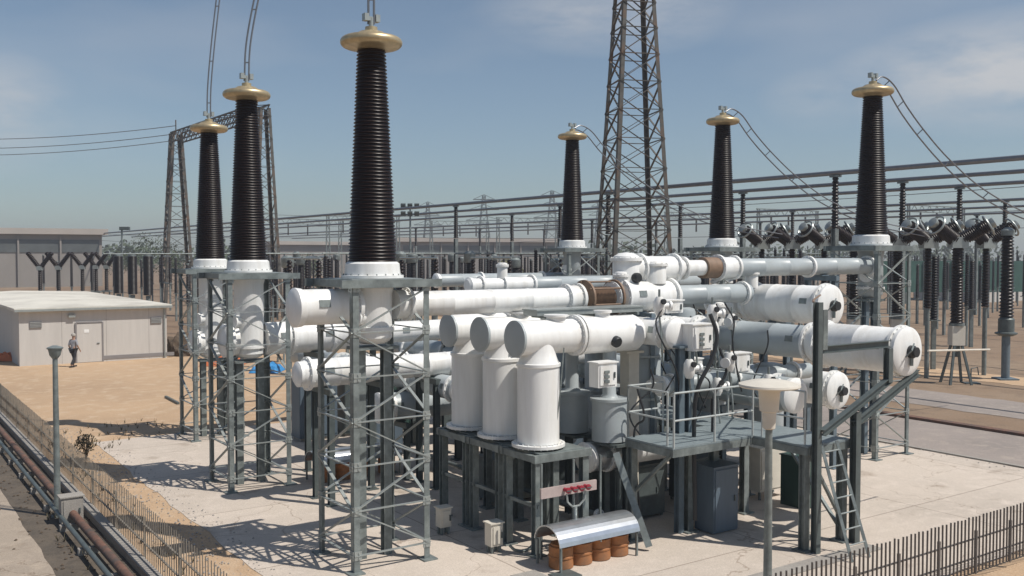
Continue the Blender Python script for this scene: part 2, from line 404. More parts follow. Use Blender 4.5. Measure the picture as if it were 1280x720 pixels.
# ================================================================ FAR HALLS
hallglass = mat('grey_glazing', (.10, .11, .11), .4, 0, .2, .3)
def far_hall(label, px0, px1, d, h, depth, bands=True, mr=farroof, mw=farwall):
    a = at(px0, d); b = at(px1, d + 12); w = (b - a).length; x = (b - a).normalized(); y = Vector((-x.y, x.x, 0))
    t = thing('industrial_hall', label, 'building', (a + b) / 2)
    c = (a + b) / 2 + y * depth / 2
    part('wall', MB().box(c + ZV * h * .45, (w, depth, h * .9), (x, y, ZV)), mw, t, smooth=False)
    part('roof', MB().box(c + ZV * (h * .95 + .01), (w + 2, depth + 2, h * .1), (x, y, ZV)), mr, t, smooth=False)
    if bands:
        part('window_band', MB().box(c - y * (depth / 2 + .05) + ZV * h * .7, (w * .96, .12, h * .22), (x, y, ZV)), hallglass, t)
        for i in range(int(w / 7)):
            part('pilaster', MB().box(c - y * (depth / 2 + .25) + x * (-w / 2 + 3.5 + i * 7) + ZV * h * .44, (.3, .3, h * .88), (x, y, ZV)), mw, t)
    return t
far_hall('long flat roofed hall with dark window band on the far left horizon', -60, 128, 170, 10.8, 40)
far_hall('brown low hall behind the busbars left of centre', 345, 440, 260, 9.6, 30, False)
far_hall('wide brown hall with pale roof edge behind the yard posts at centre', 500, 700, 240, 10.2, 30)
far_hall('small pale shed on the far right edge behind dark posts', 1236, 1330, 120, 3.4, 10, False, roofm, wallm)

# far trees as a belt
def leaf_clump(mb, c, r, n, s, rr, sq=.8):
    for _ in range(n):
        while True:
            p = Vector((rr.uniform(-1, 1), rr.uniform(-1, 1), rr.uniform(-1, 1)))
            if .25 < p.length < 1: break
        p = Vector(c) + Vector((p.x * r, p.y * r, p.z * r * sq)); a = Vector((rr.gauss(0, 1), rr.gauss(0, 1), rr.gauss(0, 1))).normalized()
        b = a.orthogonal().normalized(); q = a.cross(b)
        mb.poly([p + b * s, p + q * s * .6, p - b * s, p - q * s * .6])
tb = MB(); rr = random.Random(2)
for i in range(150):
    px = rr.uniform(-100, 1400); d = rr.uniform(300, 420); hh = rr.uniform(5, 10.5)
    c = at(px, d, hh * .6); leaf_clump(tb, c, hh * .8, 70, 1.0, rr, .65)
solo('tree_belt', tb, leafm, 'hazy dark green belt of far trees along the horizon', 'trees', kind='stuff')
def small_tree(px, d, h, label, m=leafm):
    b = at(px, d); t = thing('tree', label, 'tree', b); rr = random.Random(int(px))
    mb = MB().lathe(b, ZV, [(0, .16), (h * .3, .12), (h * .75, .04)], 8)
    for i in range(5):
        a = i * 1.3; mb.tube(b + ZV * h * (.3 + .06 * i), b + Vector((math.cos(a), math.sin(a), 1.2)) * h * .25 + ZV * h * .25, .03, 5)
    part('trunk', mb, barkm, t); mb = MB()
    for i in range(9):
        leaf_clump(mb, b + Vector((rr.uniform(-.25, .25) * h, rr.uniform(-.25, .25) * h, h * rr.uniform(.45, .95))), h * .22, 110, .13, rr)
    part('crown', mb, m, t)
small_tree(186, 150, 8.5, 'bushy green tree between far hall and steel gantry')
small_tree(150, 160, 7.5, 'round green tree just right of the far hall')
small_tree(214, 165, 7.8, 'dark tree seen between the gantry legs')
yellowleaf = mat('yellow_green_leaf', (.16, .17, .03), .8, var=.3, scale=1)
small_tree(634, 120, 5.6, 'yellow green tree among yard posts above the white pipework', yellowleaf)
small_tree(385, 135, 6.6, 'green tree behind yard posts between the brown bushings')
small_tree(1010, 140, 6.4, 'green tree low behind the angled breakers on the right')

# ================================================================ LATTICE
def lattice_leg_tower(t, c, w0, w1, h, npan, lw, bw, m, z0=0, X=None, Y=None, sub=False, d0=None, d1=None):
    """four legs + bracing as parts of t; c centre"""
    X = X or BV; Y = Y or AV; d0 = d0 or w0; d1 = d1 or w1; c = Vector(c)
    def P(i, j, f):
        w = w0 + (w1 - w0) * f; d = d0 + (d1 - d0) * f
        return c + X * (i * w / 2) + Y * (j * d / 2) + ZV * (z0 + (h - z0) * f)
    for i in (-1, 1):
        for j in (-1, 1):
            part('leg', MB().angle(P(i, j, 0), P(i, j, 1), lw, lw * .16, -i, -j, (X, Y)), m, t)
    fs = [k / npan for k in range(npan + 1)]
    if w1 < w0 * .8:   # tapered: panels get shorter upwards
        fs = [1 - (1 - k / npan) ** 1.25 for k in range(npan + 1)]
    hb = db = MB()
    for side, (p, q) in enumerate((((-1, -1), (1, -1)), ((1, -1), (1, 1)), ((1, 1), (-1, 1)), ((-1, 1), (-1, -1)))):
        for k in range(npan):
            a, b = fs[k], fs[k + 1]
            hb.bar(P(*p, b), P(*q, b), bw, bw * .35)
            if sub:
                db.bar(P(*p, a), P(*q, b), bw, bw * .35); db.bar(P(*q, a), P(*p, b), bw, bw * .3)
            elif (k + side) % 2: db.bar(P(*p, a), P(*q, b), bw, bw * .35)
            else: db.bar(P(*q, a), P(*p, b), bw, bw * .35)
    part('bracing', hb, m, t, smooth=False)

# big central tower
c = at(791, 56); t = thing('lattice_tower', 'tall dark lattice steel tower at centre rising out of the picture', 'tower', c)
XT = Vector((math.cos(R(12)), math.sin(R(12)), 0)); YT = Vector((-XT.y, XT.x, 0))
lattice_leg_tower(t, c, 4.15, 1.3, 26, 17, .22, .11, tower_st, X=XT, Y=YT, sub=True)
for i in (-1, 1):
    for j in (-1, 1): part('footing', MB().box(c + XT * i * 2.08 + YT * j * 2.08 + ZV * .2, (.8, .8, .5), (XT, YT, ZV)), g_kerb, t)

# left gantry
def gantry():
    a = at(222, 112); b = at(331, 90); t = thing('steel_gantry', 'rusty lattice gantry with two legs and crossbeam at left skyline', 'gantry', a)
    X = (b - a).normalized(); Y = Vector((-X.y, X.x, 0))
    lattice_leg_tower(t, a, 1.7, 1.2, 20, 14, .28, .12, tower_st, X=Vector((.6, -.8, 0)), Y=Vector((.8, .6, 0)), d0=3.6, d1=1.2)
    lattice_leg_tower(t, b, 1.7, 1.0, 19.6, 14, .24, .10, tower_st, X=Vector((.6, -.8, 0)), Y=Vector((.8, .6, 0)), d0=3.0, d1=1.0)
    mb = MB(); n = 16; pa = a + ZV * 19.0; pb = b + ZV * 18.9
    for (o1, z) in ((-.6, 0), (.6, 0), (-.6, 1.1), (.6, 1.1)): mb.bar(pa + Y * o1 + ZV * z, pb + Y * o1 + ZV * z, .14)
    for i in range(n):
        p = pa.lerp(pb, i / n); q = pa.lerp(pb, (i + 1) / n)
        for s in (-.6, .6):
            mb.bar(p + Y * s, q + Y * s + ZV * 1.1, .08); mb.bar(p + Y * s + ZV * 1.1, q + Y * s, .06)
        mb.bar(p - Y * .6 + ZV * 1.1, q + Y * .6 + ZV * 1.1, .07)
    part('crossbeam', mb, tower_st, t, smooth=False)
    part('lightning_spike', MB().tube(a + ZV * 20, a + ZV * 21.6, .07, 6), tower_st, t)
gantry()
for i, (ya, yb, lab) in enumerate(((155, 158, 'topmost'), (168, 168, 'middle'), (177, 176, 'lowest'))):
    d = 112 + i * 2
    pa = at(-260, 150, 6 + (318 - ya) / 1200 * 150); pb = at(222, d, 6 + (318 - yb) / 1200 * d)
    pts = [pa.lerp(pb, k / 24) - ZV * (2.0 * 4 * (k / 24) * (1 - k / 24)) for k in range(25)]
    solo('overhead_wire', MB().path(pts, .045, 6), cond, f'{lab} of three overhead wires entering from left to the rusty gantry', 'wire', group='overhead wires left of the gantry')

# far pylons
def pylon():
    t = thing('far_pylon', 'slender grey pylon tallest on the skyline, left of the first right bushing', 'pylon', (0, 0, 0), 'far transmission pylons')
    X = Vector((1, 0, 0)); Y = Vector((0, 1, 0))
    lattice_leg_tower(t, Vector(), 6.5, 1.0, 25, 9, .4, .22, galv, X=X, Y=Y, sub=True)
    mb = MB()
    for z, w in ((17, 6), (20.5, 5), (23.8, 3.6)):
        mb.bar((-w, 0, z), (w, 0, z), .3); mb.bar((-w, 0, z), (0, 0, z + 1.6), .16); mb.bar((w, 0, z), (0, 0, z + 1.6), .16)
    part('crossarm', mb, galv, t, smooth=False); return t
py = pylon(); py.location = at(690, 310); py.scale = (1, 1, 1.05)
dup(py, at(605, 320), label='pale lattice pylon directly above the white pipe stub near centre', scale=(1, 1, 1.02))
dup(py, at(535, 330), label='small pylon between the floodlight mast and centre skyline', scale=(.8, .8, .95))
dup(py, at(748, 380), label='thin pylon tip beside the left leg of the big tower', scale=(.8, .8, 1.05))
# floodlight mast
b = at(513, 85); t = thing('floodlight_mast', 'tall mast with cluster of floodlights right of the nearest bushing', 'light mast', b)
part('pole', MB().lathe(b, ZV, [(0, .14), (10.3, .07)], 10), galv, t)
part('headframe', MB().bar(b + Vector((-.75, 0, 10.2)), b + Vector((.75, 0, 10.2)), .08).bar(b + Vector((-.75, 0, 9.5)), b + Vector((.75, 0, 9.5)), .08), galv, t)
for i in (-1, 0, 1):
    for z in (9.6, 10.3): part('floodlight', MB().box(b + Vector((i * .6, -.15, z)), (.42, .25, .38), (Vector((1, 0, 0)), Vector((0, .9, .4)), Vector((0, -.4, .9)))), dark_steel, t)
b = at(153, 100); t = thing('camera_mast', 'thin pole with small camera head right of the far hall', 'mast', b)
part('pole', MB().tube(b, b + ZV * 8.6, .1, 8), galv, t); part('camera_head', MB().wbox(b + Vector((.3, 0, 8.7)), (1.0, .4, .35)), dark_steel, t)

# ================================================================ POST INSULATORS & YARD EQUIPMENT (local meshes, copied)
def sheds(z0, z1, r0, r1, n, dep):
    pr = [(z0, r0 * .9)]; dz = (z1 - z0) / n
    for i in range(n):
        f = i / n; r = r0 + (r1 - r0) * f; z = z0 + i * dz
        pr += [(z + dz * .12, r), (z + dz * .35, r + dep), (z + dz * .48, r + dep * .9), (z + dz * .8, r)]
    return pr + [(z1, r1 * .9)]
def post_ins(ztop=6, zs=2.9, r=.13, label='', n=18, grp=None, name='post_insulator', nn=10):
    t = thing(name, label, 'insulator', (0, 0, 0), grp)
    part('insulator_column', MB().lathe((0, 0, 0), ZV, sheds(zs, ztop - .12, r, r * .75, n, r * .3), nn), porc_dark, t)
    part('cap', MB().lathe((0, 0, 0), ZV, [(ztop - .12, r * .9), (ztop, r * .9)], 10), galv, t)
    mb = MB().bar((0, 0, 0), (0, 0, zs - .06), .16, .16); mb.wbox((0, 0, zs - .03), (.4, .4, .06))
    part('steel_support', mb, galv, t); return t
G1 = 'post insulators crowding the switchyard'
pA = post_ins(6.0, 2.6, .125, 'slim dark post insulator on steel support in the distant switchyard', 24, G1)
pA.location = W(52, 30)
def thick_post():
    t = thing('current_transformer', 'thick dark instrument transformer column standing in the distant switchyard', 'transformer', (0, 0, 0), 'instrument transformers in the switchyard')
    part('insulator_column', MB().lathe((0, 0, 0), ZV, sheds(2.3, 5.4, .24, .2, 28, .03), 12), porc_dark, t)
    part('head_tank', MB().lathe((0, 0, 0), ZV, [(5.4, .3), (5.5, .36), (5.95, .36), (6.1, .2)], 12), galv, t)
    mb = MB()
    for a in (-1, 1):
        for b in (-1, 1): mb.bar((a * .45, b * .45, 0), (a * .25, b * .25, 2.1), .09)
    mb.wbox((0, 0, 2.2), (.8, .8, .2)); part('support_frame', mb, galv, t); return t
pB = thick_post(); pB.location = W(60, 33)
def disconnector():
    t = thing('disconnector', 'disconnector with horizontal contact arm bridging two dark posts in distant switchyard', 'switch', (0, 0, 0), 'disconnectors in the switchyard')
    for s in (-1.9, 1.9):
        mb = MB().lathe((s, 0, 0), ZV, sheds(3.0, 5.7, .13, .1, 14, .055), 10); part('insulator_column', mb, porc, t)
        part('steel_support', MB().bar((s, 0, 0), (s, 0, 2.9), .16), galv, t)
    part('base_beam', MB().bar((-2.2, 0, 2.92), (2.2, 0, 2.92), .16), galv, t)
    mb = MB().tube((-2.1, 0, 5.8), (2.1, 0, 5.8), .05, 8); mb.wbox((0, 0, 5.8), (.3, .14, .2)); part('contact_arm', mb, galv_light, t); return t
pC = disconnector(); pC.location = W(68, 36)
def vbreaker(far=True):
    t = thing('circuit_breaker', 'V shaped dark breaker far behind the pale building', 'breaker', (0, 0, 0), 'V shaped breakers in far left yard')
    part('insulator_column', MB().lathe((0, 0, 0), ZV, sheds(2.3, 4.6, .16, .14, 12, .06), 10), porc, t)
    part('gear_case', MB().wbox((0, 0, 4.75), (.5, .4, .4)), galv_light, t)
    for s in (-1, 1):
        d = Vector((s * .62, 0, .8)).normalized()
        part('breaking_chamber', MB().lathe((s * .15, 0, 4.9), d, sheds(0, 1.6, .17, .17, 10, .06), 10), porc, t)
    mb = MB()
    for a in (-.3, .3): mb.bar((a, 0, 0), (a, 0, 2.2), .12)
    mb.wbox((0, 0, 2.25), (.9, .5, .14)); part('support_frame', mb, galv, t); return t
pD = vbreaker(); pD.location = at(50, 88); pD['label'] = 'V shaped dark breaker leftmost in the row above pale roof'
for px, lab in ((73, 'second V shaped breaker from left above pale roof'), (103, 'middle V shaped breaker in row behind pale roof'), (120, 'fourth V shaped breaker of the row behind pale roof'), (133, 'rightmost V shaped breaker behind pale roof')):
    dup(pD, at(px, 88 + (px - 50) * .12), label=lab)
pT = thing('surge_arrester', 'leftmost of three thick black arrester columns behind the pale building', 'arrester', (0, 0, 0), 'thick black columns right of the far hall')
part('insulator_column', MB().lathe((0, 0, 0), ZV, sheds(2.6, 5.85, .37, .37, 32, .03), 14), porc_dark, pT)
part('steel_support', MB().tube((0, 0, 0), (0, 0, 2.55), .2, 10), galv, pT)
part('cap', MB().lathe((0, 0, 0), ZV, [(5.85, .3), (6.0, .3), (6.05, .1)], 12), galv, pT)
pT.location = at(148, 84)
dup(pT, at(165.5, 82), label='middle of three thick black arrester columns behind the pale building')
dup(pT, at(185, 80), label='rightmost of three thick black arrester columns behind the pale building')

def inview(p, m=30):
    if p.y < 5: return False
    x = 640 + p.x / p.y * 1200; return -m < x < 1280 + m
rr = random.Random(11); cnt = 0
zones = []
for row, u in enumerate((46, 50.5, 56, 61, 67, 73, 80, 88, 97, 107, 118, 130)):
    v = 19 + (row % 3)
    while v < 70:
        sp = 2.3 + u * .022
        for kph in range(3):
            p = W(u + rr.uniform(-.2, .2), v + kph * sp)
            px = 640 + p.x / p.y * 1200
            if inview(p) and (190 < px) and p.y < 150 and not (px > 1080 and (p.y < 70 or rr.random() < .4)) and not (735 < px < 850 and p.y < 62):
                q = rr.random(); rz = TH if rr.random() < .5 else TH + math.pi / 2; cnt += 1
                if cnt < 150:
                    if row % 3 == 0 and kph != 1: dup(pC, p, TH + math.pi / 2)
                    elif row % 3 == 1 and q < .6: dup(pB, p, rz, scale=(1, 1, rr.uniform(.93, 1.04)))
                    else: dup(pA, p, rz, scale=(1, 1, rr.uniform(.85, 1.07)))
        v += 3 * sp + rr.uniform(1, 5)
for i in range(14):
    p = at(rr.uniform(1118, 1290), rr.uniform(56, 110)); dup(pA, p, TH, scale=(rr.uniform(.8, 1.5), 1, rr.uniform(.85, 1.1)))
for i in range(22):
    p = at(rr.uniform(860, 1100), rr.uniform(58, 100)); dup(rr.choice((pA, pA, pB)), p, TH, scale=(1, 1, rr.uniform(.8, 1.02)))
for i in range(9):
    p = at(rr.uniform(0, 195), rr.uniform(95, 130)); dup(pA, p, TH, scale=(1, 1, rr.uniform(.85, 1)))

# long white/grey low things behind (left yard equipment boxes)
for i, (px, d, w, hh) in enumerate(((78, 84, 2.6, 1.9), (96, 86, 1.6, 2.1), (18, 82, 4.2, 1.5), (122, 80, 1.8, 1.7))):
    lab = ['white box cabinet behind the pale roof, below the second breaker', 'narrow white cabinet behind the pale roof, third from left', 'wide white cabinet at far left edge behind the pale roof', 'small white cabinet left of the thick black columns'][i]
    t = thing('equipment_cabinet', lab, 'cabinet', at(px, d)); b = at(px, d)
    part('body', MB().wbox(b + ZV * (hh / 2 + .3), (w, 1.2, hh)), cream, t); part('cover', MB().wbox(b + ZV * (hh + .34), (w + .2, 1.4, .08)), white, t)
    part('plinth', MB().wbox(b + ZV * .15, (w - .2, 1.0, .3)), g_kerb, t)

# low horizontal bus tubes over the yard posts and a green mesh screen on the right
for i, (u, v0, v1, lab) in enumerate(((50.5, 22, 66, 'low pale tube along the first row of yard posts'), (61, 20, 75, 'low pale tube along the middle row of yard posts'), (80, 18, 90, 'low pale tube along the far row of yard posts'), (97, 20, 100, 'faint low tube along the rearmost row of yard posts'))):
    solo('busbar', MB().tube(W(u, v0, 6.06), W(u, v1, 6.06), .05, 8), galv, lab, 'busbar', W(u, v0, 0), 'low tubes over the yard posts')
meshgreen = mat('green_screen', (.05, .12, .10), .8, var=.15, scale=1)
t = thing('mesh_screen', 'dark green screen fence behind the posts on the far right', 'fence', at(1240, 105)); X = Vector((1, .1, 0)).normalized(); Y = Vector((-X.y, X.x, 0)); o_ = at(1225, 105)
part('screen', MB().box(o_ + ZV * 3.6, (26, .06, 3.4), (X, Y, ZV)), meshgreen, t)
for i in range(9): part('post', MB().box(o_ + X * (-13 + i * 3.25) - Y * .1 + ZV * 2.6, (.12, .12, 5.2), (X, Y, ZV)), galv, t)
for i in range(60):
    p = at(rr.uniform(330, 770), rr.uniform(62, 125)); q_ = rr.random()
    dup(pA, p, TH, scale=(.8, .8, rr.uniform(.9, 1.03)))
# ================================================================ TUBULAR BUSBARS
def u_at(px, v):
    k = (px - 640) / 1200; return (BV.x * v - k * BV.y * v) / (-AV.x + k * AV.y)
def bus(v, z, pxs, label, u0=8, u1=230, r=.11, group='tubular busbars across the right skyline'):
    t = thing('busbar', label, 'busbar', W(u0, v, 0), group)
    n = 24; pts = [W(u0 + (u1 - u0) * k / n, v, z) for k in range(n + 1)]
    part('tube', MB().path(pts, r, 8), cond, t)
    for i, px in enumerate(pxs):
        u = u_at(px, v); sup = thing('bus_support', f'dark insulator post carrying {label.split(" tubular")[0]} tube, number {i+1} from the right edge'.replace('number 1 from', 'nearest'). replace('number 2 from', 'second from').replace('number 3 from', 'third from').replace('number 4 from', 'fourth from').replace('number 5 from', 'fifth from'), 'insulator', W(u, v, 0), 'insulator posts carrying the busbars')
        part('insulator_column', MB().lathe(W(u, v, 0), ZV, sheds(z - 2.7, z - r - .08, .15, .12, 16, .05), 10), porc_dark, sup)
        part('clamp', MB().box(W(u, v, z - r - .04), (.3, .5, .1)), galv, sup)
        mb = MB().ibeam(W(u, v, 0), W(u, v, z - 2.74), .26, .26, .03); part('steel_column', mb, galv, sup)
bus(40, 10, (1043, 760, 570), 'front topmost tubular busbar nearest the camera', r=.12)
bus(46.5, 10, (1127, 928, 700), 'second tubular busbar from the front', r=.11)
bus(53.5, 10, (1198, 850, 640), 'third tubular busbar from the front', r=.11)
bus(70, 10, (1255, 990, 740, 520), 'fourth tubular busbar from the front', r=.11)
bus(80, 10, (1090, 820, 600), 'fifth tubular busbar from the front', r=.1)
bus(92, 10, (1220, 950, 680, 470), 'rearmost and lowest looking tubular busbar', r=.1)
# distant portal frames and slack wires
def portal():
    t = thing('yard_portal', 'x', 'gantry', (0, 0, 0), 'thin portal gantries far back in the switchyard')
    for x in (-6, 6):
        for s in (-.4, .4): part('leg', MB().bar((x + s, 0, 0), (x + s * .5, 0, 12), .14), galv, t)
        mb = MB()
        for k in range(10):
            sg = 1 if k % 2 else -1; f0 = 1 - .5 * k / 10; f1 = 1 - .5 * (k + 1) / 10
            mb.bar((x - .4 * sg * f0, 0, k * 1.2), (x + .4 * sg * f1, 0, (k + 1) * 1.2), .07)
        part('bracing', mb, galv, t)
    mb = MB()
    for z in (11.2, 12): mb.bar((-6.4, 0, z), (6.4, 0, z), .12)
    for k in range(16):
        x = -6.4 + k * .8; mb.bar((x, 0, 11.2 if k % 2 else 12), (x + .8, 0, 12 if k % 2 else 11.2), .06)
    part('crossbeam', mb, galv, t)
    for x in (-3.5, 0, 3.5): part('hanging_insulator', MB().lathe((x, 0, 9.3), ZV, sheds(0, 1.85, .1, .1, 12, .05), 8), porc_dark, t)
    return t
pg = portal(); pg.location = at(455, 150); pg['label'] = 'thin portal gantry just left of the floodlight mast'; pg.rotation_euler.z = TH
for px, d, lab in ((575, 175, 'thin portal gantry between pylons near centre skyline'), (660, 160, 'thin portal gantry left of the farthest right group bushing'), (385, 165, 'thin portal gantry right of middle left bushing'),
                   (870, 140, 'thin portal gantry right of the big lattice tower'), (985, 130, 'thin portal gantry behind the angled breakers'), (1170, 120, 'thin portal gantry farthest right'), (290, 185, 'thin portal gantry between the left gantry legs')):
    dup(pg, at(px, d), TH, lab)
for i, (xa, ya, xb, yb, da, db_) in enumerate(((330, 268, 1300, 232, 170, 75), (330, 280, 1300, 262, 190, 85), (330, 290, 1300, 284, 190, 95), (120, 292, 700, 285, 200, 150), (120, 300, 700, 300, 190, 150))):
    pa = at(xa, da, 6 + (318 - ya) / 1200 * da); pb = at(xb, db_, 6 + (318 - yb) / 1200 * db_)
    solo('yard_wire', MB().path([pa.lerp(pb, k / 20) - ZV * (1.2 * 4 * (k / 20) * (1 - k / 20)) for k in range(21)], .035, 6), cond,
         ['highest slack wire behind the busbars', 'second slack wire behind the busbars', 'lowest slack wire behind the busbars', 'upper wire above the left yard posts', 'lower wire above the left yard posts'][i], 'wire', pa, 'slack wires in the distance')
for i in range(30):
    p = at(rr.uniform(1090, 1290), rr.uniform(75, 140)); dup(pA, p, TH, scale=(.9, .9, rr.uniform(.85, 1.15)))
for i in range(45):
    p = at(rr.uniform(850, 1100), rr.uniform(62, 130)); dup(pA, p, TH, scale=(.9, .9, rr.uniform(.9, 1.1)))
# near right equipment: big V breakers with rings
def bigbreaker(slim=False):
    t = thing('circuit_breaker', 'x', 'breaker', (0, 0, 0), 'angled breakers with white rings on the right')
    part('insulator_column', MB().lathe((0, 0, 0), ZV, sheds(3.4, 6.3, .15, .13, 20, .04) if slim else sheds(2.8, 6.3, .25, .21, 26, .05), 14), porc, t)
    part('gear_case', MB().wbox((0, 0, 6.55), (.75, .55, .5)), galv_light, t)
    for s in (-1, 1):
        d = Vector((s * .78, -.3, .5)).normalized(); p = Vector((s * .2, 0, 6.7))
        ch = part('breaking_chamber', MB().lathe(p, d, sheds(0, 1.3, .27, .27, 14, .045), 14), porc, t)
        part('end_fitting', MB().lathe(p + d * 1.3, d, [(0, .2), (.1, .24), (.22, .24), (.26, .1)], 12), galv_light, ch)
        part('grading_ring', MB().torus(p + d * 1.25, d, .46, .05, 22, 6), galv_light, ch)
        part('pre_insertion_resistor', MB().lathe(p + Vector((0, .45, .1)), d, sheds(0, 1.3, .13, .13, 9, .05), 10), porc, t)
    if slim:
        part('steel_support', MB().tube((0, 0, 0), (0, 0, 3.38), .11, 10), galv, t); return t
    mb = MB()
    for a in range(4):
        x, y = math.cos(a * math.pi / 2 + .8), math.sin(a * math.pi / 2 + .8); mb.bar((x * .7, y * .7, 0), (x * .25, y * .25, 1.8), .1)
    part('support_frame', mb, dark_steel, t)
    part('control_box', MB().wbox((0, 0, 2.25), (.6, .5, .9)), cream, t)
    part('base_flange', MB().lathe((0, 0, 0), ZV, [(2.7, .34), (2.82, .34)], 14), galv, t); return t
bb = bigbreaker(); bb.location = at(1197, 44.4); bb['label'] = 'angled breaker with white rings on tripod stand, second from the right edge pole'
b2 = bigbreaker(True); b2.location = at(952, 54); b2['label'] = 'angled breaker with rings just right of the middle right bushing'; b2.rotation_euler.z = .2
for px, d, rz, lab in ((1232, 47.5, .3, 'rightmost angled breaker with white rings beside the right edge pole'), (1160, 46.5, .1, 'second angled breaker right of the nearest right bushing'),
    (1122, 49, -.2, 'first angled breaker with rings just right of nearest right bushing'), (1068, 49, -.15, 'angled breaker with white rings partly hidden by nearest right bushing'),
    (1030, 51, .1, 'angled breaker with rings midway between two right bushings'), (990, 52.5, -.1, 'second angled breaker right of the middle right bushing')):
    dup(bb if px in (1122, 1068) else b2, at(px, d), rz, lab)
# right edge pole
b = at(1259, 45.9); t = thing('potential_transformer', 'tall black ribbed column on grey tube pole at right edge', 'transformer', b)
part('pole', MB().lathe(b, ZV, [(0, .19), (2.1, .19)], 14), blue_steel, t)
part('base_plate', MB().wbox(b + ZV * .04, (.9, .9, .08)), blue_steel, t)
part('tank', MB().lathe(b + ZV * 2.1, ZV, [(0, .3), (.1, .5), (.16, .5), (.2, .36), (.8, .36), (.9, .28)], 16), dark_steel, t)
part('insulator_column', MB().lathe(b, ZV, sheds(3.0, 6.9, .27, .21, 24, .07), 16), porc_dark, t)
part('cap', MB().lathe(b, ZV, [(6.9, .3), (7.15, .3), (7.3, .12)], 14), galv, t)
for i, (px, d, s, lab) in enumerate(((1168, 50, 1.0, 'dark column on pole between the two right hand breakers'), (1215, 62, .95, 'dark slim column right of the tripod breaker'))):
    dup(pA, at(px, d), 0, label=lab, group='extra columns at right', scale=(1.3, 1.3, s))
b = at(1216, 44.5); t = thing('isolator_handle', 'low bent steel handle stand on ground beside tripod breaker', 'stand', b)
part('post', MB().tube(b, b + ZV * .7, .03, 6), dark_steel, t); part('foot_plate', MB().wbox(b + ZV * .03, (.7, .5, .05)), dark_steel, t)
part('crank', MB().path([b + ZV * .7, b + Vector((.3, 0, .75)), b + Vector((.35, 0, .4))], .025, 6), dark_steel, t)

# ================================================================ BUSHINGS AND THEIR TOWERS
def bushing():
    t = thing('bushing', 'x', 'bushing', (0, 0, 0), 'brown high voltage bushings')
    H = 4.15
    part('porcelain', MB().lathe((0, 0, 0), ZV, sheds(0, H, .455, .25, 60, .032), 32), porc, t)
    fl = part('base_flange', MB().lathe((0, 0, 0), ZV, [(-.30, .61), (-.245, .61), (-.24, .55), (-.02, .53), (.02, .48)], 36), white, t)
    mb = MB()
    for i in range(20):
        a = i * math.pi / 10; mb.tube((math.cos(a) * .57, math.sin(a) * .57, -.25), (math.cos(a) * .57, math.sin(a) * .57, -.215), .012, 6)
    part('bolts', mb, galv, fl)
    pr = [(H - .02, .25), (H, .30)]
    for i in range(11):
        a = -math.pi / 2 + math.pi * i / 10; pr.append((H + .14 + .105 * math.sin(a), .485 + .12 * math.cos(a)))
    pr += [(H + .27, .34), (H + .34, .24), (H + .36, .12), (H + .44, .12), (H + .46, .04)]
    part('corona_ring', MB().lathe((0, 0, 0), ZV, pr, 36), gold, t)
    mb = MB().tube((0, 0, H + .4), (0, 0, H + .62), .05, 10); mb.wbox((0, 0, H + .6), (.3, .08, .08))
    for s in (-.12, .12): mb.wbox((s, 0, H + .62), (.09, .13, .14))
    part('terminal', mb, galv_light, t)
    return t
US = (17.1, 24.5, 31.6); VL = 8.6; VR = 25.4; LP = ((17.1, 8.5), (24.5, 8.6), (31.7, 9.85)); RP = ((17.6, 25.3), (24.6, 26.4), (31.3, 24.7)); ZL = 5.84; ZR = 6.57
bush = bushing()
labs = {('L', 0): 'tallest looking brown bushing with gold disc, nearest on left, over lattice stand',
        ('L', 1): 'middle of three left brown bushings with gold disc', ('L', 2): 'farthest and leftmost brown bushing with gold disc',
        ('R', 2): 'farthest right group bushing, left of the tall lattice tower', ('R', 1): 'middle bushing of right group, just right of lattice tower',
        ('R', 0): 'nearest right group bushing with gold disc and twin cables arching right'}
first = True
for side, PP, z in (('L', LP, ZL), ('R', RP, ZR)):
    for i, (u, v) in enumerate(PP):
        if first: bush.location = W(u, v, z); bush['label'] = labs[(side, i)]; bush.rotation_euler.z = TH; first = False
        else: dup(bush, W(u, v, z), TH, labs[(side, i)])
